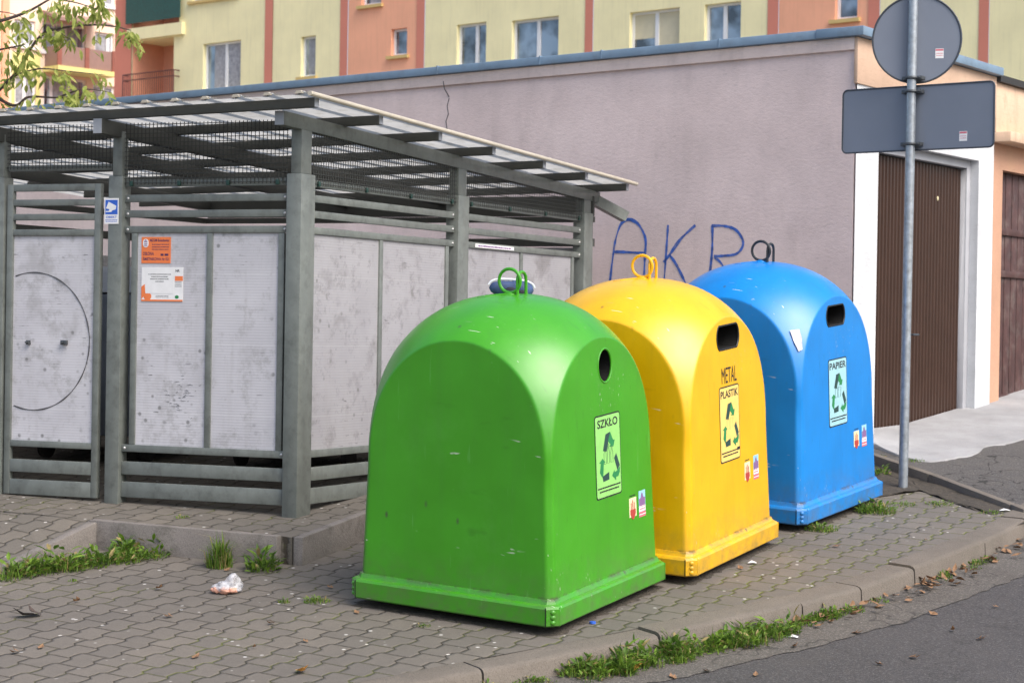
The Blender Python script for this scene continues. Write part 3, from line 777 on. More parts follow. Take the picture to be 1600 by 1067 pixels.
# wire mesh in the upper band
def wires(fr, a0, a1, zlo, ztop_f, off):
    m = MB(); st = .027; r = .0030
    x = a0+.01
    while x < a1:
        zt = ztop_f(x); m.tube([fr(x, zlo, off), fr(x, zt, off)], r, 3, caps=False); x += st
    z = zlo+.01; zmax = max(ztop_f(a0), ztop_f(a1))
    while z < zmax:
        ae = a1
        while ae > a0+.02 and ztop_f(ae) < z: ae -= .03
        m.tube([fr(a0, z, off+.003), fr(ae, z, off+.003)], r, 3, caps=False); z += .0275
    m.build('wire_mesh', M['wire'], sh)
wires(FRf, .1, 1.225, 2.33, lambda a: 2.71, -.024)
wires(FRf, 1.325, 2.085, 2.435, lambda a: 2.71, -.03)
wires(FRf, 2.185, 3.35, 2.33, lambda a: 2.71, -.024)
wires(FRr, .15, 1.885, 2.33, lambda a: beam_z(a)-.05, -.024)
wires(FRr, 2.035, 3.845, 2.33, lambda a: beam_z(a)-.05, -.024)
# rafters (run back along dR), sloping
def rafter(a, t0, t1, h=.084, w=.06, mm=ST):
    b0 = S0+dF*a+dR*t0; b1 = S0+dF*a+dR*t1
    z0, z1 = beam_z(t0)-.015*a, beam_z(t1)-.015*a
    m = MB(); m.slab([b0+UP*(z0-h), b1+UP*(z1-h), b1+UP*z1, b0+UP*z0], dF*w); r = m.build('rafter', mm, sh, bevel=.004)
    m = MB(); m.slab([b0-dR*.003+dF*.001+UP*(z0-h+.001), b0-dR*.003+dF*(w-.001)+UP*(z0-h+.001), b0-dR*.003+dF*(w-.001)+UP*(z0-.001), b0-dR*.003+dF*.001+UP*(z0-.001)], -dR*.004); m.build('end_cap', M['cap'], r)
rafter(.01, -.17, 4.14)
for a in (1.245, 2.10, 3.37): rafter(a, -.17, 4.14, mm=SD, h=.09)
# purlins along dP, sticking out past the right rafter
PEND = [(491, 161), (592, 188), (685, 214), (769, 237), (848, 257), (914, 277), (978, 296)]
OUT = .24
PTS = []
for px, py in PEND:
    # find t so that S0 + dR*t - dP*OUT projects to px
    lo, hi = -1.5, 7
    d = ray(px, py)
    for _ in range(40):
        mid = (lo+hi)/2; q = S0+dR*mid-dP*OUT
        if q.x/q.y < d.x/d.y: lo = mid
        else: hi = mid
    PTS.append(lo)
PH = .056
dPt = dP - UP*.015
for i, t in enumerate(PTS):
    z = beam_z(t)+.001; a = S0+dR*t-dP*OUT
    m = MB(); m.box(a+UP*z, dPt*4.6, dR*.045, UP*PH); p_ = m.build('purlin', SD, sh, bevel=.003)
    m = MB(); m.box(a-dP*.004+UP*(z+.002)+dR*.002, dP*.0035, dR*.041, UP*(PH-.004)); m.build('end_cap', M['cap'], p_)
# trapezoid roof sheet over the purlins
m = MB(); pitch = .215; t0, t1 = PTS[0]-.10, PTS[-1]+.12
prof = []; a = -OUT-.03
prof.append((a, 0)); k = 0
while a < 4.5:
    prof += [(a+.012, .0), (a+.03, .018), (a+.055, .018), (a+.073, 0), (a+pitch-.004, 0)]; a += pitch
rows = []
for t in [t0+(t1-t0)*i/10 for i in range(11)]:
    rows.append([S0+dR*t+dPt*x+UP*(beam_z(t)+PH+.004+h-.015*.24+.004*noise.noise(Vector((x*2, t*2, 0)))) for x, h in prof])
for ra_, rb_ in zip(rows[:-1], rows[1:]):
    for i in range(len(prof)-1): m.quad(ra_[i], ra_[i+1], rb_[i+1], rb_[i])
roofo = m.build('roof_sheet', M['roof'], sh)
m = MB(); m.tube([S0+dR*t-dP*(OUT+.035)+UP*(beam_z(t)+PH+.008) for t in (t0, (t0+t1)/2, t1)], .015, 10); m.build('roof_edge_trim', M['roof_edge'], sh, smooth=True)
m = MB()
x = -OUT+.04
while x < 4.4:
    m = MB(); m.slab([S0+dR*(t0-.002)+dPt*(x-.028)+UP*(beam_z(t0)+PH+.006), S0+dR*(t0-.002)+dPt*(x+.028)+UP*(beam_z(t0)+PH+.006), S0+dR*(t0-.002)+dPt*(x+.014)+UP*(beam_z(t0)+PH+.023), S0+dR*(t0-.002)+dPt*(x-.014)+UP*(beam_z(t0)+PH+.023)], dR*.02); x += pitch; m.build('ridge_filler', M['roof_edge'], sh)
# rain gutter spout at the back corner
m = MB(); ga_ = atY(905, 300, (S0+dR*4.12).y); gb_ = atY(977, 339, (S0+dR*4.12).y+.12)
gd = (gb_-ga_).normalized(); gside = gd.cross(UP).normalized(); gup = gside.cross(gd).normalized(); gl = (gb_-ga_)
for (ox, w, oz, h) in ((-.05, .005, 0, .075), (.045, .005, 0, .075), (-.05, .10, -.005, .005)):
    m.box(ga_+gside*ox+gup*(oz-.035), gl, gside*w, gup*h)
m.build('rain_gutter', ST, sh)
# back and left walls inside; panels closed low to darken the inside
m = MB()
bk = PF(S0+dR*4.0, dF, UP, -dR)
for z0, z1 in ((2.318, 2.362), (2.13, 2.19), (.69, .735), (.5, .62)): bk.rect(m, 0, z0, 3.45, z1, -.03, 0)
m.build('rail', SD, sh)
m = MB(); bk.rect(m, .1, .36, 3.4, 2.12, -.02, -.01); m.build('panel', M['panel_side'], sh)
m = MB(); bk.rect(m, .0, 2.365, 3.4, 2.52, -.02, -.0); m.build('added_dark_board', SD, sh)  # board added to darken the view between the slats
lf = PF(S0+dF*3.42, dR, UP, -dF)
m = MB()
for z0, z1 in ((2.318, 2.362), (2.13, 2.19), (.69, .735), (.5, .62)): lf.rect(m, .1, z0, 4.0, z1, -.03, 0)
m.build('rail', SD, sh)
m = MB(); lf.rect(m, .1, .36, 4.0, 2.0, -.02, -.01); m.build('panel', M['panel'], sh)
# notices: orange plate, poster, camera sticker, small strip
def plate(name, label, cat, a0, z0, a1, z1, off, mm, group=None, fr=FRf):
    m = MB(); PFm = PF(fr(a1, z0, off), -fr.u, fr.v, fr.w); w, h = a1-a0, z1-z0
    PFm.rect(m, 0, 0, w, h, 0, .003); o = m.build(name, mm, base=PFm(0, 0, 0)); tag(o, label, cat); return o, PFm, w, h
rnd = random.Random(11)
a0, z0 = fa(261, 411); a1, z1 = fa(216, 370)
o, pf, w, h = plate('notice_plate', 'orange notice plate with purple lettering on the shelter panel', 'sign', a0, z0, a1, z1, -.043, M['orange'])
m = MB(); text(m, pf, 'MZGM Bolesławiec', .42*w*.7, .82*h, .95*w, .93*h, .0035)
for b in (.70, .60, .51): scribble(m, pf, .36*w, .94*w, b*h, .035*h, .0035, rnd)
text(m, pf, 'OSŁONA', .05*w, .30*h, .43*w, .43*h, .0035); scribble(m, pf, .66*w, .94*w, .28*h, .10*h, .0035, rnd); text(m, pf, 'ŚMIETNIKOWA Nr 021', .05*w, .10*h, .95*w, .25*h, .0035)
m.build('lettering', M['navy'], o)
m = MB(); pf.poly(m, rrect(.05*w, .60*h, .24*w, .93*h, .02), .003, .0045); e_ = m.build('emblem', M['white'], o)
m = MB()
for b in (.66, .73, .80): pf.rect(m, .09*w, b*h, .20*w, (b+.035)*h, .0045, .005)
pf.poly(m, [(.10*w, .855*h), (.19*w, .855*h), (.145*w, .91*h)], .0045, .005); m.build('lettering', M['purple'], e_)
a0, z0 = fa(280, 471); a1, z1 = fa(216, 417)
o, pf, w, h = plate('notice_poster', 'white and orange poster with a blank sheet pasted over it, below the orange plate', 'poster', a0, z0, a1, z1, -.043, M['white'])
m = MB(); pf.rect(m, 0, 0, w, .05*h, .003, .004); pf.poly(m, [(0, .05*h), (.1*w, .2*h), (.08*w, .5*h), (0, .42*h)], .003, .004); pf.rect(m, .81*w, .60*h, w, .74*h, .003, .004)
m.ell(pf(.15*w, .14*h, .0035), pf.u*.028, pf.v*.024, pf.w*.001, 14, 6); m.build('print', M['orange'], o)
m = MB()
for b in (.56, .52, .47, .43): scribble(m, pf, .81*w, .97*w, b*h, .015*h, .0035, rnd)
scribble(m, pf, .35*w, .66*w, .11*h, .014*h, .0035, rnd); scribble(m, pf, .35*w, .66*w, .15*h, .014*h, .0035, rnd)
text(m, pf, 'NR', .82*w, .86*h, .92*w, .93*h, .0035); m.build('lettering', M['black'], o)
m = MB(); m.ell(pf(.86*w, .13*h, .0035), pf.u*.014, pf.v*.011, pf.w*.001, 10, 6); m.build('print', M['mgreen'], o)
m = MB(); c0 = .0045; pts = [(.10*w, .23*h), (.78*w, .22*h), (.79*w, .975*h), (.11*w, .98*h)]; pf.poly(m, pts, .004, c0); sheet = m.build('pasted_sheet', M['white'], o)
m = MB()
for i, (b, l) in enumerate(((.78, .55), (.71, .40), (.64, .45), (.57, .2))): scribble(m, pf, (.44-l/2)*w, (.44+l/2)*w, b*h, .022*h, .005, rnd)
m.build('lettering', M['black'], sheet)
a0, z0 = fa(185.5, 350); a1, z1 = fa(164, 310)
o, pf, w, h = plate('camera_sticker', 'white and blue camera surveillance sticker on the shelter post', 'sticker', a0, z0, a1, z1, .0012, M['white'])
m = MB(); pf.rect(m, .07*w, .37*h, .93*w, .93*h, .003, .004); m.build('print', M['sblue'], o)
m = MB(); pf.poly(m, [(.12*w, .60*h), (.30*w, .86*h), (.84*w, .70*h), (.80*w, .56*h), (.55*w, .52*h), (.50*w, .46*h), (.10*w, .46*h), (.12*w, .50*h), (.32*w, .50*h), (.36*w, .57*h)], .004, .005); m.build('print', M['white'], o)
m = MB(); text(m, pf, 'OBIEKT', .12*w, .22*h, .88*w, .31*h, .0035); scribble(m, pf, .08*w, .92*w, .14*h, .03*h, .0035, rnd); scribble(m, pf, .1*w, .9*w, .08*h, .03*h, .0035, rnd); m.build('lettering', M['sblue'], o)
a0, z0 = ra(748, 382); a1, z1 = ra(808, 389)
frm = PF(FRr(a0, 2.043, -.0285), FRr.u, FRr.v, FRr.w)
m = MB(); frm.rect(m, 0, 0, a1-a0, .026, 0, .003); o = m.build('strip_sticker', M['white']); tag(o, 'narrow white sticker strip on the panel top rail above the green container', 'sticker')
m = MB(); scribble(m, frm, .04, a1-a0-.05, .007, .012, .0035, rnd); m.build('lettering', M['purple'], o)

# containers inside the shelter
def dumpster(c, mm, lab, s=1.):
    t = thing('waste_container', lab, 'container', (c.x, c.y, zb(c)))
    fr = PF(Vector((c.x, c.y, zb(c))), -dF, UP, -nF*-1)
    m = MB(); w, d = .62*s, .48*s
    lo = [fr(-w*.8, .18, -d*.8), fr(w*.8, .18, -d*.8), fr(w*.8, .18, d*.8), fr(-w*.8, .18, d*.8)]
    hi = [fr(-w, 1.15, -d), fr(w, 1.15, -d), fr(w, 1.15, d), fr(-w, 1.15, d)]
    m.add(lo+hi, [(0, 1, 2, 3), (7, 6, 5, 4), (0, 4, 5, 1), (1, 5, 6, 2), (2, 6, 7, 3), (3, 7, 4, 0)]); m.build('body', mm, t, bevel=.02)
    m = MB(); pts = [fr(-w-.02, 1.16, d), fr(-w-.02, 1.30, d*.5), fr(-w-.02, 1.35, 0), fr(-w-.02, 1.30, -d*.5), fr(-w-.02, 1.16, -d)]
    m.slab(pts, fr.u*(2*w+.04)); m.build('lid', mm, t, smooth=True)
    for sx in (-1, 1):
        for sd in (-1, 1):
            m = MB(); q = fr(sx*w*.65, .09, sd*d*.6); m.tube([q-fr.u*.02, q+fr.u*.02], .085, 16); m.build('wheel', M['hole'], t, smooth=True)
dumpster(S0+dF*.95+dR*1.7, M['container'], 'dark waste container in the shelter seen through the slats right of the post')
dumpster(S0+dF*2.35+dR*1.5, M['container2'], 'blue grey waste container in the shelter seen below the gate panel')

# ================================================================== GARAGES
TH_S, TH_F = R(39), R(36.5)
K = atY(1331, 480, 14.6); K = Vector((K.x, K.y, 0))
gs = Vector((-math.cos(TH_S), math.sin(TH_S), 0)); gf = Vector((math.sin(TH_F), math.cos(TH_F), 0))
nS = Vector((-math.sin(TH_S), -math.cos(TH_S), 0)); nFt = Vector((math.cos(TH_F), -math.sin(TH_F), 0))
FS = PF(K, gs, UP, nS); FG = PF(K, gf, UP, nFt)
def sa(px, py): p = onpl(px, py, K, nS); return (p-K).dot(gs), p.z
def ga(px, py): p = onpl(px, py, K, nFt); return (p-K).dot(gf), p.z
ztop = sa(1331, 45)[1]; zcb = sa(1331, 59)[1]; zlip = sa(1331, 77)[1]
GB = .35
g1 = thing('garage', 'mauve plastered garage with zinc coping, white front and a brown ribbed door', 'garage', (K.x, K.y, .6))
gw1 = ga(1548, 400)[0]
# side wall + parapet band
m = MB(); m.box(FS(.006, GB, 0), gs*13, -nS*.25, UP*(zlip-GB)); wl_ = m.build('wall', M['plum'], g1)
m = MB(); m.slab([FS(.0, zlip-.01, .028), FS(13, zlip-.01, .028), FS(13, zcb, .028), FS(.0, zcb, .028)], -nS*.3)
m.build('parapet_band', M['band'], g1, bevel=.006)
m = MB(); m.box(FS(-.06, zcb+.001, .07), gs*13.1, -nS*.35, UP*(ztop-zcb)); m.build('coping', M['coping'], g1, bevel=.005)
# standing joints of the coping sheets
m = MB()
for px in (1131, 948, 852, 692): 
    a, _ = sa(px, 90); m.box(FS(a, zcb+.002, .074), gs*.012, -nS*.36, UP*(ztop-zcb+.006))
m.build('coping_joint', M['coping'], g1)
# cracks
def crack(px_pts, name='crack'):
    m = MB(); P = []
    for px, py in px_pts:
        a, z = sa(px, py); P.append(FS(a, z, .001 if py > 150 else .0295))
    m.tube(P, .004, 4); m.build(name, M['ink'], wl_)
crack([(696, 128), (698, 140), (702, 152)]); crack([(702, 154), (699, 166), (701, 178), (697, 190), (699, 203)])
# graffiti strokes
def stroke(pts, r0=.0115):
    P = [sa(px, py) for px, py in pts]
    V2 = [Vector(p) for p in P]; V2 = catmull(V2, 12) if len(V2) > 2 else [V2[0].lerp(V2[1], k/16) for k in range(17)]
    n_ = len(V2); m = gm; prev = None
    for i, p in enumerate(V2):
        t = (V2[min(i+1, n_-1)]-V2[max(i-1, 0)]).normalized(); nn = Vector((-t.y, t.x))
        w = r0*(.92+.55*noise.noise(Vector((p.x*9, p.y*9, 2)))+.3*noise.noise(Vector((p.x*31, p.y*31, 5))))
        cur = (FS(*(p+nn*w), .003), FS(*(p-nn*w), .003))
        if prev: m.quad(prev[0], prev[1], cur[1], cur[0])
        prev = cur
gm = MB()
def gg(x, y): return (930+x/5.517, 330+y/5.517)
stroke([gg(*p) for p in ((130, 600), (150, 430), (175, 260), (215, 130), (260, 80), (310, 75), (370, 110), (415, 180), (437, 260), (430, 400), (425, 520), (420, 620))])
stroke([gg(165, 350), gg(300, 355), gg(435, 365)])
stroke([gg(630, 120), gg(615, 340), gg(595, 620)]); stroke([gg(865, 122), gg(740, 240), gg(640, 380), gg(590, 440)])
stroke([gg(640, 375), gg(700, 460), gg(790, 640)])
stroke([gg(1012, 125), gg(1010, 330), gg(990, 540)]); stroke([gg(1005, 128), gg(1110, 128), gg(1210, 160), gg(1270, 240), gg(1270, 310), gg(1215, 370), gg(1110, 385), gg(1025, 390)])
stroke([gg(1035, 400), gg(1080, 440), gg(1115, 490), gg(1150, 545)])
gm.build('graffiti', M['spray'], wl_)
# dark tag on the wall behind the shelter, glimpsed between slats
# front with door opening
dz0 = ga(1440, 660)[1]; da0 = ga(1367, 450)[0]; da1 = ga(1524, 450)[0]; dz1 = ga(1520, 250)[1]
zfp = ga(1336, 131)[1]
m = MB(); wall_holes(m, PF(FG(0, 0, .012), gf, UP, nFt), -.002, GB, gw1, zfp+.01, [(da0, GB, da1, dz1)], .16); m.build('front_wall', M['whitewall'], g1)
m = MB(); m.box(FG(-.03, zfp, .028), gf*(gw1+.03), -nFt*.033, UP*(zcb-zfp-.001)); m.build('front_parapet', M['parapet'], g1, bevel=.006)
m = MB(); m.box(FG(-.07, zcb+.002, .09), gf*(gw1+.07), -nFt*.4, UP*(ztop-zcb+.002)); m.build('coping', M['coping'], g1, bevel=.005)
m = MB(); m.box(FG(.02, ztop-.14, -.02), gf*(gw1-.04), gs*13, UP*.05); m.build('roof', M['tar'], g1)
# frame and ribbed door leaf
dfr = thing  # alias kept simple
m = MB(); fw = .085
FG.rect(m, da1-fw, dz0-.1, da1-.002, dz1-.002, -.155, -.06); FG.rect(m, da0+.002, dz1-fw*.8, da1-fw, dz1-.002, -.155, -.06); FG.rect(m, da0+.002, dz0-.1, da0+.05, dz1-fw*.8, -.155, -.06)
m.build('door_frame', M['doorframe'], g1, bevel=.003)
m = MB(); pts = []; x = da0+.05; rp = .062
while x < da1-fw-.01:
    pts += [(x, -.115), (x+rp*.38, -.115), (x+rp*.5, -.128), (x+rp*.88, -.128)]; x += rp
pts = [p for p in pts if p[0] < da1-fw]; pts.append((da1-fw, pts[-1][1]))
zb_, zt_ = dz0-.05, dz1-fw*.8-.012
for (x0, c0), (x1, c1) in zip(pts[:-1], pts[1:]): m.quad(FG(x0, zb_, c0), FG(x1, zb_, c1), FG(x1, zt_, c1), FG(x0, zt_, c0))
dr = m.build('door', M['doorbrown'], g1)
m = MB(); FG.rect(m, da0, zb_-.1, da1, zt_+.1, -.165, -.15); m.build('door_back', M['hole'], dr)
ha, hz_ = ga(1437, 523)
m = MB(); FG.rect(m, ha-.03, hz_-.07, ha+.02, hz_+.05, -.115, -.10); m.tube([FG(ha, hz_, -.10), FG(ha, hz_, -.06), FG(ha+.11, hz_, -.06)], .009, 8); m.build('handle', M['clamp'], dr, smooth=True)
m = MB(); a_, z_ = ga(1485, 310); m.ell(FG(a_, z_, -.113), gf*.014, UP*.02, nFt*.006, 8, 6); m.build('patch', M['cream'], dr)
# next garage
g2 = thing('garage', 'peach garage with stained parapet and old dark wooden doors at the right edge', 'garage', (FG(gw1+.01, .6)))
GD = gw1+.01; ga_led = ga(1552, 222)[1]; ga_top = ga(1552, 128)[1]; da = ga(1566, 450)[0]; dzt = ga(1570, 266)[1]
m = MB(); FGa = PF(FG(0, 0, -.015), gf, UP, nFt)
wall_holes(m, FGa, GD, GB, GD+3.4, ga_led, [(da, GB, da+2.6, dzt)], .14); m.build('wall', M['peach'], g2)
m = MB(); FG.rect(m, GD, ga_led+.09, GD+3.4, ga_top, -.3, .02); m.build('parapet', M['peach2'], g2, bevel=.004)
m = MB(); FG.rect(m, GD, ga_led, GD+3.4, ga_led+.088, -.3, .16); m.build('ledge', M['peach2'], g2, bevel=.01)
m = MB(); FG.rect(m, GD, ga_top+.001, GD+3.4, ga_top+.06, -.35, .06); m.build('roof_edge', M['tar'], g2)
m = MB(); m.box(FG(GD+.01, ga_top-.1, -.31), gf*3.3, gs*12, UP*.05); m.build('roof', M['tar'], g2)
m = MB(); x = da+.005
while x < da+2.5:
    FGa.rect(m, x, GB, x+.135, dzt-.005, -.12, -.085+.006*math.sin(x*40)); x += .142
dd = m.build('door', M['wood_dark'], g2, bevel=.004)
for px, py in ((1580, 362), (1580, 428), (1580, 622)):
    m = MB(); z = ga(px, py)[1]; FGa.rect(m, da+.005, z-.03, da+2.5, z+.03, -.084, -.06); m.build('batten', M['wood_dark'], dd, bevel=.004)

# ================================================================== BINS
EU = Vector((1, 0, GX)).normalized()
BSC = 1.03
def bin_frame(corner, alpha):
    a_ = Vector((-math.cos(alpha), math.sin(alpha), 0)); b_ = Vector((math.sin(alpha), math.cos(alpha), 0))
    cen = corner + a_*.6*BSC + b_*.6*BSC; cen.z = gz(cen.x, cen.y)
    nz = GN.normalized(); ly = (b_ - nz*b_.dot(nz)).normalized(); lx = ly.cross(nz).normalized()
    Mx = Matrix((lx, ly, nz)).transposed().to_4x4() @ Matrix.Scale(BSC, 4); Mx.translation = cen; return Mx
BA, BZC, BH, BP = .7355, .71, .842, 2.25
def bullet(z):
    if z <= BZC: d = dpl(z); return math.hypot(d, d-.0305)+(BA-math.hypot(dpl(BZC), dpl(BZC)-.0305))
    x = (z-BZC)/BH
    return BA*max(0, 1-x**BP)**(1/BP) if x < 1 else 0
def dpl(z): return .558-.042*(z-.15)
def make_body(hole):
    NU, zs = 600, []
    z = .14
    while z < .86: zs.append(z); z += .03
    while z < 1.5: zs.append(z); z += .005
    top = BZC+BH; k = 0
    for k in range(1, 31): zs.append(1.5+(top-.0006-1.5)*math.sin(k/30*math.pi/2))
    p = 75; vs_ = []; fs = []
    for z in zs:
        rb = bullet(z); d = dpl(z)
        for j in range(NU):
            ph = 2*math.pi*j/NU; c, s = abs(math.cos(ph)), abs(math.sin(ph))
            q = max(c/d, s/d); q = q*(((c/d/q)**p+(s/d/q)**p)**(1/p))
            q2 = max(q, 1/rb); r = 1/(q2*((q/q2)**420+(1/rb/q2)**420)**(1/420))
            vs_.append((r*math.cos(ph), r*math.sin(ph), z))
    n_ = len(zs)
    for i in range(n_-1):
        for j in range(NU): fs.append((i*NU+j, i*NU+(j+1) % NU, (i+1)*NU+(j+1) % NU, (i+1)*NU+j))
    fs.append(tuple(range(NU-1, -1, -1))); vs_.append((0, 0, top)); t_ = len(vs_)-1
    for j in range(NU): fs.append(((n_-1)*NU+j, (n_-1)*NU+(j+1) % NU, t_))
    mb = MB(); mb.add(vs_, fs); return mb
def make_cutter(kind, yc, zc, w, h):
    mb = MB(); prof = []
    if kind == 'round': prof = [(yc+w*math.cos(2*math.pi*k/32), zc+h*math.sin(2*math.pi*k/32)) for k in range(32)]
    else:
        for k in range(9): an = R(-62+124*k/8); prof.append((yc+w*.62+w*.40*math.cos(an), zc+h*1.12*math.sin(an)))
        for k in range(9): an = R(118+124*k/8); prof.append((yc-w*.62+w*.40*math.cos(an), zc+h*1.12*math.sin(an)))
    mb.slab([(.26, y, z) for y, z in prof], (.5, 0, 0)); return mb, prof
def recycle(mbd, mbg, fr, w, h, c):
    """three bent arrows in a triangle, each dark at the tail and green at the head"""
    dark = [[(.41, .24), (.59, .225), (.43, .45), (.29, .43)], [(.24, .735), (.51, .70), (.51, .79), (.27, .80)], [(.72, .55), (.81, .50), (.94, .655), (.84, .71)]]
    green = [[(.59, .225), (.70, .33), (.76, .33), (.71, .41), (.54, .40), (.60, .38), (.50, .33)], [(.13, .565), (.26, .52), (.37, .57), (.31, .575), (.27, .735), (.22, .735), (.15, .68), (.19, .575)], [(.84, .71), (.94, .67), (.93, .735), (.87, .785), (.78, .785), (.775, .825), (.62, .755), (.72, .695), (.73, .725)]]
    for D, P in zip(dark, (green[0], green[1], green[2])):
        m = MB(); m.slab([fr(x*w, (1-y)*h, c) for x, y in P], fr.w*.0003, 1); m.build('recycling_arrow', [M['dgreen'], M['mgreen']], mbd, local=True)
    for k, D in enumerate(dark):
        m = MB(); m.slab([fr(x*w, (1-y)*h, c-.0001) for x, y in D], fr.w*.0003, 0); m.build('arrow_tail', M['dgreen'], mbd, local=True)
def make_bin(name, label, corner, alpha, mm, hole, word, lab, ringmat, px):
    Mx = bin_frame(corner, alpha)
    t = thing(name, label, 'recycling bin', Mx.translation, 'bell shaped recycling containers'); t.matrix_world = Mx
    Mi = Mx.inverted()
    fx = Vector((1, 0, .042)).normalized(); fv = Vector((-.042, 0, 1)).normalized()
    def onface(px_, py_):
        o = Mi @ CAMP; d = Mi.to_3x3() @ ray(px_, py_)
        p0 = Vector((dpl(.15), 0, .15)); p = o+d*((p0-o).dot(fx)/d.dot(fx)); return p
    kind, hx, hy, hw, hh = hole
    hp = onface(hx, hy)
    body = make_body(hole)
    cut, prof = make_cutter(kind, hp.y, hp.z, hw, hh)
    bo = body.build('body', mm, t, smooth=False, local=True)
    co_ = cut.build('cutter', M['hole'], None, local=True)
    co_.parent = t; bo.data.materials.append(M['hole'])  # pocket walls coloured black: shade inside the bin put into the colour
    for pl in co_.data.polygons: pl.material_index = 0
    bpy.context.view_layer.update()
    md = bo.modifiers.new('opening', 'BOOLEAN'); md.operation = 'DIFFERENCE'; md.object = co_; md.solver = 'EXACT'; md.material_mode = 'TRANSFER'
    dg = bpy.context.evaluated_depsgraph_get(); me = bpy.data.meshes.new_from_object(bo.evaluated_get(dg))
    bo.modifiers.clear(); bo.data = me
    bpy.data.objects.remove(co_)
    for pl in me.polygons: pl.use_smooth = True
    me.set_sharp_from_angle(angle=R(40))
    # inner rim of the opening (rubber lip)
    m = MB(); xs_ = lambda z: dpl(z)
    m.tube([(dpl(z)-.002, y, z) for y, z in prof], .006, 6, closed=True); m.build('opening_rim', M['hole'] if kind != 'round' else mm, t, smooth=True, local=True)
    # skirt: chamfered square band
    m = MB(); ch = .045; rings = []
    for hw_, z in ((.5, .046), (.592, .046), (.6, .054), (.6, .132), (.592, .142), (.585, .145), (.572, .148), (.566, .160), (.562, .168), (.54, .172)):
        c_ = ch if hw_ > .58 else .045-.9*(.585-hw_) if hw_ > .535 else .02
        c_ = max(.008, c_)
        rings.append([(hw_, -hw_+c_, z), (hw_, hw_-c_, z), (hw_-c_, hw_, z), (-hw_+c_, hw_, z), (-hw_, hw_-c_, z), (-hw_, -hw_+c_, z), (-hw_+c_, -hw_, z), (hw_-c_, -hw_, z)])
    vs_ = [p for r_ in rings for p in r_]; fs = []
    for i in range(len(rings)-1):
        for j in range(8): fs.append((i*8+j, i*8+(j+1) % 8, (i+1)*8+(j+1) % 8, (i+1)*8+j))
    m.add(vs_, fs); sk = m.build('skirt', mm, t, local=True)
    for sx in (1, -1):
        for sy in (1, -1):
            nrm = Vector((sx, sy, 0)).normalized()
            for z in (.068, .093, .118):
                q = nrm*((.6-.0225)*math.sqrt(2)); m = MB(); m.ell((q.x, q.y, z), nrm*.009, Vector((-nrm.y, nrm.x, 0))*.013, Vector((0, 0, .012)), 12, 8)
                m.build('rivet', mm, sk, smooth=True, local=True)
            # overlap seams beside the corner plate
            for (ux, uy) in ((-sx*.05, 0), (0, -sy*.05)):
                px_, py_ = sx*.6+ux*1.0, sy*.6+uy*1.0
                m = MB(); q = Vector((px_, py_, 0))
                tdir = Vector((1, 0, 0)) if ux else Vector((0, 1, 0)); od = Vector((0, sy, 0)) if ux else Vector((sx, 0, 0))
                m.box(q+od*(-.004)-tdir*.002+Vector((0, 0, .05)), tdir*.004, od*.0055, Vector((0, 0, .088))); m.build('seam', M['hole'] if ux else mm, sk, local=True)
    # rings on top
    zt = BZC+BH
    m = MB(); m.tube([(0, 0, zt-.01), (0, 0, zt+.012)], [.05, .03], 16); m.build('ring_base', mm, t, smooth=True, local=True)
    m = MB(); m.tube([(.062*math.cos(2*math.pi*k/36), -.02, zt+.068+.060*math.sin(2*math.pi*k/36)) for k in range(36)], .0085, 8, closed=True); m.build('lifting_ring', ringmat, t, smooth=True, local=True)
    m = MB(); P = [(.045, -.02, zt-.02), (.045, -.02, zt+.07)] + [(.045, .022-.042*math.cos(math.pi*k/10), zt+.07+.042*math.sin(math.pi*k/10)) for k in range(1, 10)] + [(.045, .064, zt+.07), (.045, .064, zt-.02)]
    m.tube(P, .0085, 8); m.build('lifting_hook', ringmat, t, smooth=True, local=True)
    m = MB(); m.box((-.13, -.12, zt-.018), (.07, 0, .004), (0, .012, 0), (0, 0, .006)); m.tube([(-.09, -.11, zt-.008), (.0, -.02, zt+.006)], .003, 6); m.build('release_bar', mm, t, local=True)
    # stickers on the lit face
    rnd = random.Random(len(word)*7)
    def stick(name_, cx, cy, w, h, c=.002):
        p = onface(cx, cy); return PF(p - Vector((0, w/2, 0)) - fv*(h/2), Vector((0, 1, 0)), fv, fx)
    sw, shh = .262, .415
    pf = stick('info', *px['info'], sw, shh)
    m = MB(); pf.poly(m, rrect(0, 0, sw, shh, .016), .0005, .0015); rim = m.build('info_sticker', M['black'], t, local=True)
    m = MB(); pf.poly(m, rrect(.006, .007, sw-.006, shh-.007, .012), .0015, .0021); bgp = m.build('background', lab, rim, local=True)
    m = MB(); text(m, pf, word, .10*sw if len(word) < 6 else .06*sw, .845*shh, .90*sw if len(word) < 6 else .95*sw, .945*shh, .0026)
    for b in (.118, .076):
        a = .05 if b > .1 else .12; scribble(m, pf, a*sw, (1-a)*sw, b*shh, .021*shh, .0026, rnd, fill=.9)
    m.build('lettering', M['black'], rim, local=True)
    recycle(rim, None, pf, sw, shh, .0026)
    # outline motif in the middle of the triangle: bottles / bottle and can / paper
    m = MB()
    if word == 'SZKŁO':
        for dx, hh_ in ((-.035, .05), (.0, .065), (.035, .05)):
            P = [(dx-.011, -.03), (dx-.011, hh_*.4), (dx-.005, hh_*.7), (dx-.005, hh_), (dx+.005, hh_), (dx+.005, hh_*.7), (dx+.011, hh_*.4), (dx+.011, -.03)]
            m.tube([pf(sw*.5+x, shh*.48+y, .0026) for x, y in P], .0011, 4, closed=True)
    else:
        for dx in (-.025, .02):
            P = [(dx-.02, -.03), (dx-.012, .035), (dx+.02, .03), (dx+.014, -.025)]
            m.tube([pf(sw*.5+x, shh*.49+y, .0026) for x, y in P], .0011, 4, closed=True)
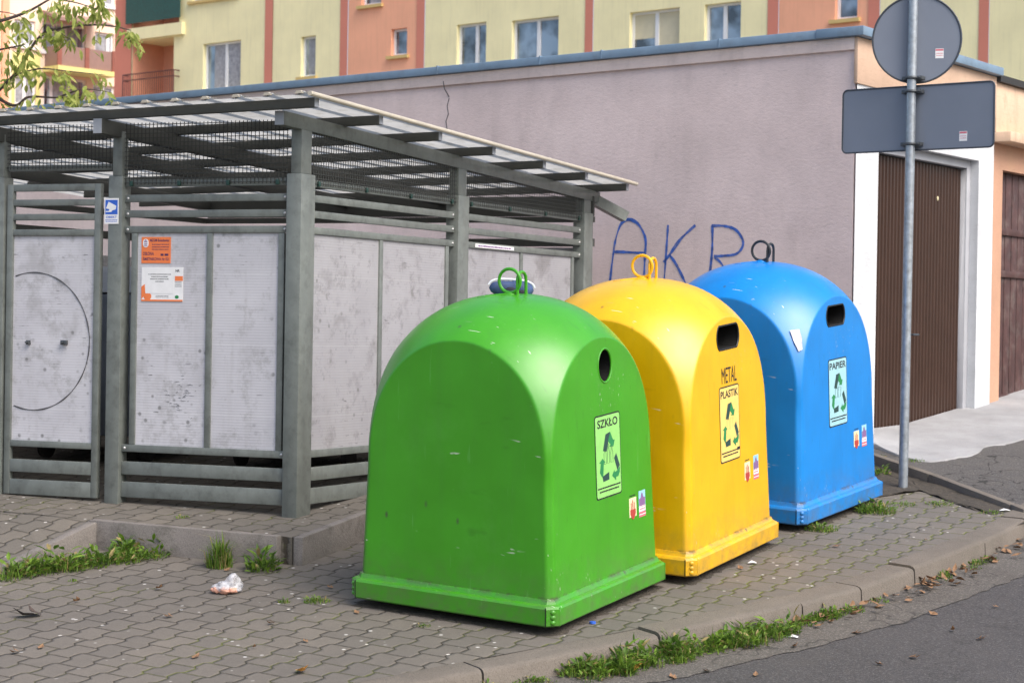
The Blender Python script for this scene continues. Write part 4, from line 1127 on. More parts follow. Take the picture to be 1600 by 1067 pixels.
    m.build('outline_motif', M['dgreen'] if word != 'PLASTIK' else M['sill'], rim, local=True)
    if word == 'PLASTIK':
        q = stick('m', *px['metal'], .20, .085); m = MB(); text(m, q, 'METAL', 0, 0, .20, .085, .0015); m.build('painted_lettering', M['black'], t, local=True)
        m = MB(); pf.rect(m, .84*sw, .115*shh, .97*sw, .155*shh, .0026, .003); m.build('patch', M['black'], rim, local=True)
    # crest sticker and blue-red sticker
    cw, chh = .078, .135
    q = stick('crest', *px['crest'], cw, chh); m = MB()
    m.slab([q(0, .14*chh, .0005), q(cw, .14*chh, .0005), q(cw, .86*chh, .0005), q(0, .86*chh, .0005)], fx*.001); cr = m.build('crest_sticker', M['cream'], t, local=True)
    m = MB()
    for i in range(3):
        x = (.22+.21*i)*cw; hgt = (.70 if i == 1 else .62)
        q.rect(m, x, .38*chh, x+.10*cw, hgt*chh, .0015, .002); q.poly(m, [(x-.02*cw, hgt*chh), (x+.12*cw, hgt*chh), (x+.05*cw, (hgt+.09)*chh)], .0015, .002)
    q.poly(m, [(.12*cw, .42*chh), (.12*cw, .25*chh), (.3*cw, .10*chh), (.5*cw, .02*chh), (.7*cw, .10*chh), (.88*cw, .25*chh), (.88*cw, .42*chh)], .0015, .0021)
    m.build('crest', M['red'], cr, local=True)
    m = MB(); scribble(m, q, .1*cw, .9*cw, .92*chh, .05*chh, .001, rnd); m.build('lettering', M['black'], cr, local=True)
    q = stick('town', *px['town'], cw*.92, chh); cw2 = cw*.92
    m = MB(); q.rect(m, 0, 0, cw2, chh, .0005, .0012); tn = m.build('town_sticker', M['lblue'], t, local=True)
    m = MB(); q.poly(m, [(.05*cw2, .42*chh), (.95*cw2, .42*chh), (.95*cw2, .72*chh), (.7*cw2, .74*chh), (.62*cw2, .86*chh), (.5*cw2, .93*chh), (.36*cw2, .86*chh), (.3*cw2, .74*chh), (.05*cw2, .70*chh)], .0012, .0017); m.build('town_print', M['purple'], tn, local=True)
    m = MB(); q.rect(m, 0, .22*chh, cw2, .42*chh, .0012, .0018); q.rect(m, 0, .08*chh, cw2, .11*chh, .0018, .0021); m.build('band_print', M['white'], tn, local=True)
    m = MB(); q.rect(m, 0, .0, cw2, .08*chh, .0012, .0018); q.rect(m, 0, .11*chh, cw2, .20*chh, .0012, .0018); q.rect(m, .05*cw2, .38*chh, .95*cw2, .40*chh, .0018, .0022); scribble(m, q, .1*cw2, .9*cw2, .28*chh, .06*chh, .0021, rnd); m.build('red_print', M['pink'], tn, local=True)
    return t, onface, Mx
CG, CY, CB = G(867, 998), G(1084, 917), G(1256, 834.5)
gbin, gof, gM = make_bin('bell_container', 'green bell shaped glass container with round hole marked SZKŁO', CG, R(31), M['green'], ('round', 945, 571, .070, .084), 'SZKŁO', M['lab_g'], M['green'], dict(info=(950, 711), crest=(988.5, 792), town=(1003, 786)))
ybin, yof, yM = make_bin('bell_container', 'yellow bell shaped container with wide slot marked METAL PLASTIK', CY, R(30), M['yellow'], ('slot', 1137, 526, .145, .066), 'PLASTIK', M['lab_y'], M['yellow'], dict(info=(1140, 661), metal=(1139, 585), crest=(1167.5, 735), town=(1181, 729)))
bbin, bof, bM = make_bin('bell_container', 'blue bell shaped paper container with wide slot marked PAPIER', CB, R(34), M['blue'], ('slot', 1305.5, 492.5, .130, .062), 'PAPIER', M['lab_b'], M['dark_ring'], dict(info=(1309, 612), crest=(1338, 685), town=(1350, 680)))
# torn white sticker on the shoulder of the blue bin
m = MB()
bi = bM.inverted()
def on_dome(px_, py_):
    o = bi @ CAMP; d = (bi.to_3x3() @ ray(px_, py_)).normalized(); t_ = 8.
    while t_ < 18:
        p = o+d*t_; r_ = math.hypot(p.x, p.y)
        if 0 < p.z < BZC+BH and r_ < bullet(p.z) and abs(p.x) < dpl(p.z) and abs(p.y) < dpl(p.z): return p - d*.012
        t_ += .002
    return o+d*12
st_ = [on_dome(*p) for p in ((1234, 516), (1249, 514), (1253, 528), (1254, 546), (1248, 549), (1241, 535))]
m.poly(st_); m.build('torn_sticker', M['worn_paper'], bbin, local=True)

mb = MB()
for Mx_ in (gM, yM, bM):  # soil crumbs at the skirts; the dark sheet also paints shade beneath the bins
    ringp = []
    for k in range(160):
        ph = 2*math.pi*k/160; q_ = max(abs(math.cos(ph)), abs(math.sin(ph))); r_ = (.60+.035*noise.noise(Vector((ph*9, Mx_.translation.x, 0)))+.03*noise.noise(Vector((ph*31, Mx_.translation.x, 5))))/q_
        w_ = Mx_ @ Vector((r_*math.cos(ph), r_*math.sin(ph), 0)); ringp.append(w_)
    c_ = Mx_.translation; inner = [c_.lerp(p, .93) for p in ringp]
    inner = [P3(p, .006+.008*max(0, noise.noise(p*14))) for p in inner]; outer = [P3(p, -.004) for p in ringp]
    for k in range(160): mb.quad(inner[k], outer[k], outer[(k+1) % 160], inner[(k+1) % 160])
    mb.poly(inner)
struct(mb.build('soil_and_shade_under_containers', M['soil'], base=(0, 0, 0)), 'structure')
# shoe lying against the ring on the green bin
tp = gM @ Vector((0, 0, BZC+BH))
sx = Vector((1, .12, -.05)).normalized(); sy = Vector((-.12, 1, 0)).normalized(); sz = sx.cross(sy)
shoe = thing('canvas_shoe', 'blue canvas shoe with pale sole lying behind the ring on the green container', 'shoe', tp + Vector((.0, .07, 0)))
def shoe_ring(x, grow=0):
    """half widths of the shoe along its length, x in -1..1"""
    w = .036*(1-abs(x)**3.2)**.5*(1+.12*math.sin(x*2.5)); h = .052*(1-abs(x)**3.6)**.5
    return w+grow, h+grow
c0 = tp + Vector((.0, .085, .028))
m = MB(); rings = []
for i in range(25):
    x = -1+2*i/24; x = max(-.999, min(.999, x)); w, h = shoe_ring(x); ring = []
    for j in range(20):
        an = 2*math.pi*j/20; ring.append(c0+sx*(x*.118)+sy*(w*math.cos(an)+.02)+sz*(h*math.sin(an)*(.9 if x > 0 else .78)+.004*noise.noise(Vector((x*4, j*.4, 0)))))
    rings.append(ring)
m.add([p for r_ in rings for p in r_], [(i*20+j, i*20+(j+1) % 20, (i+1)*20+(j+1) % 20, (i+1)*20+j) for i in range(24) for j in range(20)]); m.build('upper', M['shoe'], shoe, smooth=True)
m = MB(); P = []
for i in range(33):
    x = -1.0+2*i/32; w, h = shoe_ring(max(-.995, min(.995, x))); P.append(c0+sx*(x*.122)+sy*(.018)+sz*(h*.80+.008))
m.tube(P, .006, 8); m.build('sole', M['sole'], shoe, smooth=True)
m = MB(); m.ell(c0-sx*.005-sy*.012-sz*.012, sx*.035, sy*.012, sz*.022, 16, 10); m.ell(c0+sx*.05-sy*.014-sz*.02, sx*.035, sy*.010, sz*.02, 16, 10); m.build('lining', M['shoein'], shoe, smooth=True)

# ================================================================== SIGN POST
pb = G(1411, 757, .02); tpole = atY(1428.5, -60, pb.y); 
sg = thing('road_sign', 'round and rectangular traffic signs seen from behind on a galvanised post', 'traffic sign', pb)
m = MB(); m.tube([pb-UP*.05, pb.lerp(tpole, .5), tpole], .032, 20); m.build('pole', M['galv'], sg, smooth=True)
PY = pb.y
def sgf(yaw, px, py):
    c = atY(px, py, PY); u = Vector((math.cos(yaw), math.sin(yaw), 0)); w = Vector((math.sin(yaw), -math.cos(yaw), 0)); return PF(c-w*.038, u, UP, w)
s = F/PY
yaw = R(-16)
fr1 = sgf(yaw, 1432, 61)
rr = 69/s
m = MB(); fr1.poly(m, [(rr*math.cos(2*math.pi*k/64), rr*math.sin(2*math.pi*k/64)) for k in range(64)], 0, .003); p1 = m.build('round_plate', M['signback'], sg)
m = MB(); m.tube([fr1((rr-.004)*math.cos(2*math.pi*k/64), (rr-.004)*math.sin(2*math.pi*k/64), .004) for k in range(64)], .007, 8, closed=True); m.build('rim', M['signedge'], p1, smooth=True)
fr2 = sgf(R(-36), 1429, 184)
w2, h2 = 103.5/s/math.cos(R(36)), 51/s
m = MB(); fr2.poly(m, rrect(-w2, -h2, w2, h2, .035, 6), 0, .003); p2 = m.build('rectangular_plate', M['signback'], sg)
m = MB(); m.tube([fr2(x, y, .004) for x, y in rrect(-w2+.004, -h2+.004, w2-.004, h2-.004, .035, 6)], .006, 8, closed=True); m.build('rim', M['signedge'], p2, smooth=True)
for fr_, pl_, (cx, cy) in ((fr1, p1, (1468, 84)), (fr2, p2, (1505, 213))):
    q = onpl(cx, cy, fr_(0, 0, .003), fr_.w); a_ = (q-fr_.o).dot(fr_.u); b_ = (q-fr_.o).dot(fr_.v)
    m = MB(); fr_.rect(m, a_-.028, b_-.033, a_+.028, b_+.033, .003, .004); s_ = m.build('sticker', M['white'], pl_)
    m = MB(); fr_.rect(m, a_-.026, b_+.018, a_+.026, b_+.03, .004, .0045); scribble(m, fr_, a_-.022, a_+.022, b_-.002, .005, .0045, random.Random(3)); scribble(m, fr_, a_-.022, a_+.022, b_-.016, .005, .0045, random.Random(4)); s_2 = m.build('print', M['pink'], pl_)
for py in (122, 143, 225):
    t_ = (py+60)/(757+60); c = tpole.lerp(pb, t_)
    m = MB(); u = fr2.u; w = fr2.w
    m.tube([c+u*(.037*math.cos(2*math.pi*k/24))+w*(.037*math.sin(2*math.pi*k/24))+UP*0 for k in range(24)], .011, 6, closed=True)
    for sxx in (-1, 1): m.box(c+u*(sxx*.034)-u*.012-w*.06-UP*.013, u*.04*sxx+u*.012, w*.06, UP*.026)
    m.tube([c+u*.06+w*.0, c+u*.06+w*.03], .008, 6); m.build('clamp', M['clamp'], sg, bevel=.002)

# ================================================================== APARTMENT BLOCKS
FO = atY(1000, 400, 52.); FO = Vector((FO.x, FO.y, 0)); fth = R(39.5)
fu = Vector((math.cos(fth), -math.sin(fth), 0)); fw_ = Vector((-math.sin(fth), -math.cos(fth), 0))
FA = PF(FO, fu, UP, fw_)
def fpx(px, py): p = onpl(px, py, FO, fw_); return (p-FO).dot(fu), p.z
def frect(x0, y0, x1, y1):
    a0 = fpx(x0, (y0+y1)/2)[0]; a1 = fpx(x1, (y0+y1)/2)[0]; xm = (x0+x1)/2
    return a0, fpx(xm, y1)[1], a1, fpx(xm, y0)[1]
B0, B1 = -3., 14.6
ab = thing('apartment_building', 'cream apartment block with salmon panels and red stripes behind the garages', 'building', FA(0, -1, 0))
secs = [(180, 206, 'f_red'), (206, 414, 'f_cream'), (414, 426, 'f_red'), (426, 531.5, 'f_cream'), (531.5, 543.5, 'f_red'), (543.5, 651, 'f_salmon'), (651, 663.5, 'f_red'), (663.5, 914, 'f_cream'), (914, 926.5, 'f_red'), (926.5, 1199, 'f_cream'), (1199, 1216, 'f_red'), (1216, 1356, 'f_salmon'), (1356, 1374, 'f_red'), (1374, 1529, 'f_cream'), (1529, 1545, 'f_red'), (1545, 1760, 'f_cream'), (1760, 1780, 'f_red'), (1780, 2050, 'f_cream')]
# windows: px rect of opening, pane layout (fractions of mullion), fill
WIN = [(317, 66, 376, 141, (.55,), 'curtain', 1), (470, 57, 493, 120, (), 'curtain', 1), (611, 45, 636, 87, (), 'glass', 0), (565, -62, 596, 8, (), 'curtain', 0), (713, 37, 759, 160, (.6,), 'glass', 0), (799, 29, 872, 150, (.52,), 'glass', 0), (983, 16, 1061, 140, (.5,), 'blind', 0), (1100, 5, 1157, 120, (.5,), 'glass', 0), (1305, -40, 1340, 30, (), 'glass', 0), (300, -80, 372, -2, (.5,), 'glass', 0)]
STOREY = 2.75
holes_by = {}
allw = []
for (x0, y0, x1, y1, mu, fill, sill) in WIN:
    r_ = list(frect(x0, y0, x1, y1))
    if x1 == 759: r_[1] = r_[3]-1.35
    if x1 in (872, 1061, 1157): r_[1] = r_[3]-1.45
    allw.append((tuple(r_), mu, fill))
loggia = frect(207, 62, 271, 172); loggia = (loggia[0], loggia[3]-2.3, loggia[2], loggia[3])
log2 = (loggia[0], loggia[1]+STOREY, loggia[2]+.25, loggia[3]+STOREY)
for i, (x0, x1, mm) in enumerate(secs):
    a0, a1 = fpx(x0, 80)[0], fpx(x1, 80)[0]
    hs = [(*r_, .20) for r_, _, _ in allw if a0 < (r_[0]+r_[2])/2 < a1]
    if i == 1: hs += [(a0+.02, loggia[1], loggia[2], loggia[3], 1.35), (a0+.02, log2[1], log2[2], log2[3], 1.35)]
    m = MB(); fr = FA if mm != 'f_red' else PF(FA(0, 0, .02), FA.u, FA.v, FA.w)
    wall_holes(m, fr, a0, B0, a1, B1, hs, .2, 0)
    m.build('stripe' if mm == 'f_red' else 'wall', M[mm], ab)
aL, aR = fpx(180, 80)[0], fpx(2050, 80)[0]
m = MB(); m.box(FA(aL-.0, B0, -.02), fu*.2, -fw_*10, UP*(B1-B0)); m.build('end_wall', M['f_red'], ab)
m = MB(); m.box(FA(aL, B1+.01, .4), fu*(aR-aL), -fw_*11, UP*.3); m.build('roof', M['tar'], ab)
for (a0, b0, a1, b1), mu, fill in allw:
    m = MB(); fr = PF(FA(a0, b0, -.19), FA.u, FA.v, FA.w); w, h = a1-a0, b1-b0; t_ = .07
    fr.rect(m, 0, 0, w, t_, 0, .06); fr.rect(m, 0, h-t_, w, h, 0, .06); fr.rect(m, 0, t_, t_, h-t_, 0, .06); fr.rect(m, w-t_, t_, w, h-t_, 0, .06)
    for q in mu: fr.rect(m, w*q-t_*.8, t_, w*q+t_*.8, h-t_, 0, .06)
    wf = m.build('window', M['pvc'], ab)
    xs_ = [t_] + [w*q for q in mu] + [w-t_]
    for k, (x0, x1) in enumerate(zip(xs_[:-1], xs_[1:])):
        m = MB(); fr.rect(m, x0, t_, x1, h-t_, .01, .02); m.build('pane', M['glass'], wf)
        if fill == 'curtain' or (fill == 'blind'):
            bh = t_ if fill == 'curtain' or k == 1 else h*.50
            m = MB(); fr.rect(m, x0+(.0 if fill == 'blind' else w*.18 if k == 0 else 0), bh, x1-.01, h-t_, .021, .024); m.build('curtain', M[fill], wf)
    m = MB(); FA.rect(m, a0-.12, b0-.10, a1+.10, b0-.005, -.1, .10); m.build('sill', M['sill'], wf)
# loggias
def loggia_fit(lg, name, screen):
    a0, b0, a1, b1 = lg
    m = MB(); FA.rect(m, a0+.02, b0-.0, a1, b1, -1.36, -1.34); m.build('loggia_back', M['f_recess'], ab)
    m = MB(); FA.rect(m, a0-.0, b0, a0+.015, b1, -1.34, -.0); m.build('loggia_side', M['f_recess'], ab); m = MB(); FA.rect(m, a1-.001, b0, a1+.002, b1, -1.34, -.22); m.build('loggia_side', M['f_recess'], ab)
    m = MB(); FA.rect(m, a1-1.05, b0, a1-.35, b1-.15, -1.34, -1.30); dw = m.build('balcony_door', M['balc_frame'], ab)
    m = MB(); FA.rect(m, a1-.72, b0+.2, a1-.45, b1-.25, -1.30, -1.28); m.build('pane', M['curtain'], dw)
    m = MB(); FA.rect(m, a0-.15, b0-.42, a1+.3, b0-.02, -1.3, .15); m.build('balcony_slab', M['f_cream'], ab)
    m = MB(); 
    if screen:
        FA.rect(m, a0-.2, b0+.14, a1+.22, b0+1.6, .14, .17); m.build('balcony_screen', M['bambooscreen'], ab)
    else:
        h = 1.15; x0, x1 = a0-.2, a1+.3
        for z in (b0+.25, b0+h-.2, b0+h): m.tube([FA(x0, z, -.2), FA(x0, z, .25), FA(x1, z, .25), FA(x1, z, -.02)], .02, 6)
        x = x0
        while x < x1: m.tube([FA(x, b0+.25, .25), FA(x, b0+h, .25)], .010, 4); x += .11
        for x in (x0, x1): m.tube([FA(x, b0, .25), FA(x, b0+h, .25)], .022, 6)
        m.build('railing', M['rail'], ab)
loggia_fit(loggia, 'lower', False); loggia_fit(log2, 'upper', True)
# second block at the left, at right angles
LO = atY(190, 300, 77.); LO = Vector((LO.x, LO.y, 0)); lth = R(46)
lu = Vector((math.cos(lth), math.sin(lth), 0)); lw = Vector((math.sin(lth), -math.cos(lth), 0))
LA = PF(LO, lu, UP, lw)
def lpx(px, py): p = onpl(px, py, LO, lw); return (p-LO).dot(lu), p.z
def lrect(x0, y0, x1, y1):
    a0 = lpx(x0, (y0+y1)/2)[0]; a1 = lpx(x1, (y0+y1)/2)[0]; xm = (x0+x1)/2; return a0, lpx(xm, y1)[1], a1, lpx(xm, y0)[1]
lb = thing('apartment_building', 'peach apartment block with brown balcony and yellow strip at the far left', 'building', LA(-5, -1, 0))
LW = [(22, 32, 55, 72, (.6,)), (66, 38, 134, 84, (.28, .55)), (148, 52, 178, 96, (.75,)), (23, 118, 56, 165, (.5,)), (68, 122, 135, 172, (.2, .6)), (145, 134, 179, 178, (.5,)), (160, -20, 180, 10, ())]
lr = [(lrect(*w_[:4]), w_[4]) for w_ in LW]
m = MB(); wall_holes(m, LA, lpx(13, 90)[0], B0, 2.5, 17, [(*r_, .2) for r_, _ in lr], .2); m.build('wall', M['f_peach'], lb)
m = MB(); LA.rect(m, lpx(-420, 90)[0], B0, lpx(2, 90)[0], 17, -.2, -.05); m.build('wall', M['f_peach'], lb)
m = MB(); LA.rect(m, lpx(2, 90)[0]+.0, B0, lpx(13, 90)[0], 17, -.2, .05); m.build('stripe', M['f_salmon'], lb)
m = MB(); b_ = lrect(18, 84, 62, 200); wall_holes(m, PF(LA(0, 0, .015), LA.u, LA.v, LA.w), b_[0], b_[1], b_[2], b_[3], [(*r_, .03) for r_, _ in lr if b_[0] < r_[0] and r_[2] < b_[2] and r_[3] < b_[3]], .03); m.build('yellow_strip', M['f_yellow'], lb)
m = MB(); m.box(LA(-22, 17.01, .4), lu*26, -lw*11, UP*.3); m.build('roof', M['tar'], lb)
for (a0, b0, a1, b1), mu in lr:
    m = MB(); fr = PF(LA(a0, b0, -.15), LA.u, LA.v, LA.w); w, h = a1-a0, b1-b0; t_ = .09
    fr.rect(m, 0, 0, w, t_, 0, .06); fr.rect(m, 0, h-t_, w, h, 0, .06); fr.rect(m, 0, t_, t_, h-t_, 0, .06); fr.rect(m, w-t_, t_, w, h-t_, 0, .06)
    for q in mu: fr.rect(m, w*q-t_*.8, t_, w*q+t_*.8, h-t_, 0, .06)
    wf = m.build('window', M['pvc'], lb)
    m = MB(); fr.rect(m, t_, t_, w-t_, h-t_, .01, .02); m.build('pane', M['glass'], wf)
    m = MB(); fr.rect(m, w*.12, t_, w*.85, h-t_, .021, .024); m.build('curtain', M['curtain'], wf)
    m = MB(); LA.rect(m, a0-.1, b0-.12, a1+.1, b0-.01, -.1, .1); m.build('sill', M['pvc'], wf)
a0, b0, a1, b1 = lrect(70, 80, 155, 110)
m = MB(); LA.rect(m, a0, b0-.0, a1, b1, .95, 1.0); LA.rect(m, a0, b0, a0+.05, b1, 0, .95); LA.rect(m, a1-.05, b0, a1, b1, 0, .95); bb = m.build('balcony', M['balc'], lb)
for q in (0, .5, 1): m = MB(); x = a0+(a1-a0)*q; LA.rect(m, x-.09, b0-.02, x+.09, b1+.03, 1.0, 1.05); m.build('balcony_post', M['balc_frame'], bb)
m = MB(); LA.rect(m, a0-.1, b0-.22, a1+.1, b0-.03, 0, 1.1); m.build('balcony_slab', M['f_yellow'], bb)
c_ = lrect(66, 22, 145, 38)
m = MB(); m.slab([LA(c_[0], c_[3], 0), LA(c_[2], c_[3], 0), LA(c_[2]+.1, c_[1], 1.3), LA(c_[0]-.1, c_[1], 1.3)], UP*-.12); m.build('canopy', M['balc'], lb)

# ================================================================== TREE (trunk outside the frame, branches reach in)
tr = thing('leafy_tree', 'tree with thin twigs and yellow green leaves hanging in at the top left', 'tree', (-5.9, 18.6, hz(-5.9, 18.6)-.3))
TY = 18.0
def tpt(px, py, y=TY): return atY(px, py, y)
base = Vector((-5.9, 18.6, hz(-5.9, 18.6)-.3))
trunk_top = tpt(-150, -260, 18.5)
m = MB(); m.tube([base, base.lerp(trunk_top, .3)+Vector((.1, 0, 0)), base.lerp(trunk_top, .65), trunk_top], [.17, .13, .10, .05], 12); m.build('trunk', M['bark'], tr, smooth=True)
paths = [[(-150, 60), (-30, 40), (35, 22), (80, -2), (130, -30)], [(-160, 200), (-40, 165), (20, 120), (62, 58), (110, 42), (165, 40), (205, 48)], [(-150, 150), (-40, 140), (20, 165), (45, 152), (90, 153), (140, 150)], [(-160, 130), (-60, 90), (0, 78), (40, 70)], [(-150, 40), (-40, 20), (10, 20), (40, 30)], [(62, 58), (80, 45), (110, 62)], [(20, 120), (60, 108), (110, 112), (165, 118)], [(80, -2), (120, 5), (160, 18)], [(90, 153), (130, 140), (175, 145)], [(130, -30), (150, -5), (168, 12)]]
brm = MB(); tw = []
rnd = random.Random(21)
for k, pth in enumerate(paths):
    yk = TY+rnd.uniform(-.5, .5) if k < 5 else TY
    P = catmull([tpt(*p, yk) for p in pth], 6)
    r0 = .022 if k < 4 else .010
    brm.tube(P, [r0*(1-.8*i/(len(P)-1)) for i in range(len(P))], 6); tw.append(P)
# each branch leaves the trunk
for P in tw[:5]:
    z = P[0].z; t_ = max(.2, min(.95, (z-base.z-.6)/(trunk_top.z-base.z))); brm.tube([base.lerp(trunk_top, t_), P[0]], [.04, .022], 6)
brm.build('branch', M['bark'], tr, smooth=True)
lm = MB()
def leaf(mb, p, d, nrm, L, W, mi=0, curl=.2):
    d = d.normalized(); s_ = d.cross(nrm).normalized(); n_ = s_.cross(d)
    V = [p, p+d*L*.3+s_*W*.42+n_*L*.03, p+d*L*.6+s_*W*.46-n_*L*.02*curl, p+d*L-n_*L*curl*.5, p+d*L*.6-s_*W*.46-n_*L*.02*curl, p+d*L*.3-s_*W*.42+n_*L*.03, p+d*L*.3, p+d*L*.62-n_*L*.06]
    mb.add(V, [(0, 1, 6), (1, 2, 7, 6), (2, 3, 7), (3, 4, 7), (4, 5, 6, 7), (5, 0, 6)], mi)
def spray(c, n_, spread):
    dcom = Vector((rnd.uniform(-.6, .8), rnd.uniform(-.5, .5), -.55)).normalized()
    end = c + dcom*.12
    for k in range(n_):
        d = (dcom + Vector((rnd.gauss(0, .55), rnd.gauss(0, .5), rnd.gauss(-.1, .35)))).normalized()
        nn = Vector((rnd.gauss(0, .5), rnd.gauss(-.4, .5), 1)).normalized()
        leaf(lm, c.lerp(end, rnd.random())+Vector((rnd.gauss(0, spread), rnd.gauss(0, spread), rnd.gauss(0, spread*.6))), d, nn, rnd.uniform(.075, .15), rnd.uniform(.03, .05), 0, rnd.uniform(.1, .5))
for P in tw:
    for i in range(len(P)):
        d = CAMP-P[i]; x = 800+F*P[i].x/P[i].y
        if rnd.random() < .55: spray(P[i], rnd.randint(3, 6), .03)
for px, py, n_ in ((20, 30, 10), (35, 45, 9), (10, 90, 12), (30, 90, 12), (40, 100, 10), (12, 60, 8), (110, 8, 9), (125, 12, 8), (160, 12, 8), (170, 22, 7), (208, 48, 9), (214, 60, 7), (92, 108, 8), (100, 120, 8), (75, 105, 8), (130, 132, 7), (150, 148, 7), (98, 150, 7), (48, 150, 6), (140, 60, 6), (75, 33, 6), (90, 38, 5), (190, 155, 5)):
    spray(tpt(px, py, TY+rnd.uniform(-.2, .2)), n_, .05)
for k in range(420): # rest of the crown, outside the frame
    c = trunk_top + Vector((rnd.gauss(-.6, .9), rnd.gauss(.3, .9), rnd.gauss(.4, .8)))
    if 800+F*c.x/c.y < -20 or c.z > 5.2: spray(c, 5, .08)
lm.build('crown', M['foliage'], tr)

# ================================================================== WEEDS, LEAVES, LITTER
def blade(mb, p, h, w, lean, mi=0):
    s_ = Vector((-lean.y, lean.x, 0)); s_ = s_.normalized() if s_.length > 1e-4 else Vector((1, 0, 0))
    a = p; b = p+lean*h*.25+UP*h*.6; c = p+lean*h*.8+UP*h*(1-.35*lean.length)
    mb.add([a-s_*w, a+s_*w, b+s_*w*.8, b-s_*w*.8, c], [(0, 1, 2, 3), (3, 2, 4)], mi)
def weed_clump(mb, c, r, n_, h, leafy, rnd, zf=None):
    for k in range(n_):
        an = rnd.uniform(0, 2*math.pi); q = rnd.random()**.6*r
        p = Vector((c.x+q*math.cos(an)*1.0, c.y+q*math.sin(an)*.8, 0)); p.z = (zf or gz)(p.x, p.y)-.004
        hh = h*rnd.uniform(.35, 1.1)*(1-.5*q/r)
        if rnd.random() < leafy:
            d = Vector((math.cos(an)+rnd.gauss(0, .4), math.sin(an)+rnd.gauss(0, .4), rnd.uniform(.25, 1.4)))
            st_ = p+UP*hh*rnd.uniform(.0, .8); leaf(mb, st_, d, Vector((rnd.gauss(0, .3), rnd.gauss(0, .3), 1)), hh*rnd.uniform(.25, .6)+.008, hh*.14+.005, rnd.choice((0, 0, 0, 1, 1, 1, 1, 2)), .3)
        else: blade(mb, p, hh, rnd.uniform(.0014, .0032), Vector((rnd.gauss(0, .5), rnd.gauss(0, .5), 0)), rnd.choice((0, 0, 0, 1, 1, 1, 2)))
M['drygrass'] = leafmat('dry_grass', (.20, .16, .06), (.38, .30, .13), .2)
WM = [M['grass'], M['grass2'], M['drygrass']]
rnd = random.Random(31)
def road_off(x, y): return gz(x, y)+RD+.004
WEEDS = [  # px, py, radius, n, height, leafy, label, on road?
 ((495, 940), .07, 170, .045, .2, 'wide low grass tuft between the pavers left of the green container', 0), ((444, 941), .034, 90, .035, .3, 'small dark moss tuft beside the wide grass tuft on the pavers', 0),
 ((662, 978), .035, 60, .03, .4, 'tiny weed in front of the skirt of the green container', 0), ((1368, 800), .13, 420, .11, .55, 'bushy weed at the right corner of the blue container', 0),
 ((1283, 828), .10, 300, .07, .5, 'flat weed under the front corner of the blue container', 0), ((1412, 789), .09, 150, .035, .5, 'low weed in the pavers in front of the sign post', 0), ((1468, 788), .10, 170, .04, .5, 'low weed in the pavers right of the sign post', 0),
 ((343, 886), .075, 330, .28, .0, 'tall grass tuft growing at the foot of the platform kerb', 0), ((410, 891), .10, 210, .17, .75, 'leafy weed at the platform kerb near its corner', 0), ((115, 908), .03, 40, .03, .4, 'tiny weed in a paver joint near the ramp', 0),
 ((1548, 802), .06, 90, .04, .5, 'yellowish weed at the low end of the edging', 0), ((1376, 742), .07, 120, .10, .7, 'weed between the blue container and the edging', 0), ((1375, 722), .07, 120, .09, .7, 'weed on the soil behind the blue container', 0), ((285, 808), .05, 50, .03, .4, 'small weed on top of the platform kerb', 2), ((196, 868), .07, 200, .17, .8, 'upright leafy weed against the platform kerb', 0), ((1430, 720), .07, 90, .03, .6, 'small weeds at the edge of the white apron by the pole', 3)]
for (px, py), r_, n_, h, lf_, lab, kind in WEEDS:
    off_ = {0: 0, 2: PO, 3: .1}[kind]
    c = G(px, py, off_); mb = MB(); weed_clump(mb, c, r_, n_, h, lf_, rnd, (lambda x, y, o=off_: gz(x, y)+o)); o = mb.build('weed', WM); tag(o, lab, 'weed', 'weeds in the paving')
# strip of weeds along the ramp and platform kerb: too dense to count
mb = MB()
for k in range(42):
    t_ = k/41; px = 12+t_*245; py = 899-t_*38+ (rnd.uniform(-4, 4)); c = G(px, py+4); weed_clump(mb, c, .10, int(30+60*rnd.random()), .06+.13*rnd.random()**1.5, .68, rnd)
struct(mb.build('weeds_by_ramp', WM), 'stuff')
# weeds in the gutter along the kerb
mb = MB()
def gutter_pt(px, py): return onpl(px, py, Vector((CREF.x, CREF.y, CREF.z-.02+RD)), GN)
for (x0, x1, dens, h) in ((590, 740, 20, .05), (745, 860, 12, .05), (885, 1010, 26, .13), (1010, 1215, 46, .12), (1232, 1330, 16, .07), (1330, 1370, 5, .04), (1440, 1475, 5, .05), (1505, 1545, 5, .06)):
    for k in range(dens):
        px = x0+(x1-x0)*(k+rnd.random())/dens
        s_ = min(range(len(KF)), key=lambda i: abs(800+F*KF[i].x/KF[i].y-px)); p = KF[s_]; nrm_ = (KF[s_]-KFI[s_]).normalized()
        kk = .45+1.1*noise.noise(Vector((px*.03, 2, 5)))
        if kk < .15: continue
        q = p+nrm_*rnd.uniform(.02, .17 if h > .08 else .07); weed_clump(mb, Vector((q.x, q.y, 0)), .06, int(95*min(1.3, kk+.25)), h*rnd.uniform(.5, 1.15)*min(1.25, .6+kk), .55, rnd, road_off)
struct(mb.build('gutter_weeds', WM), 'stuff')
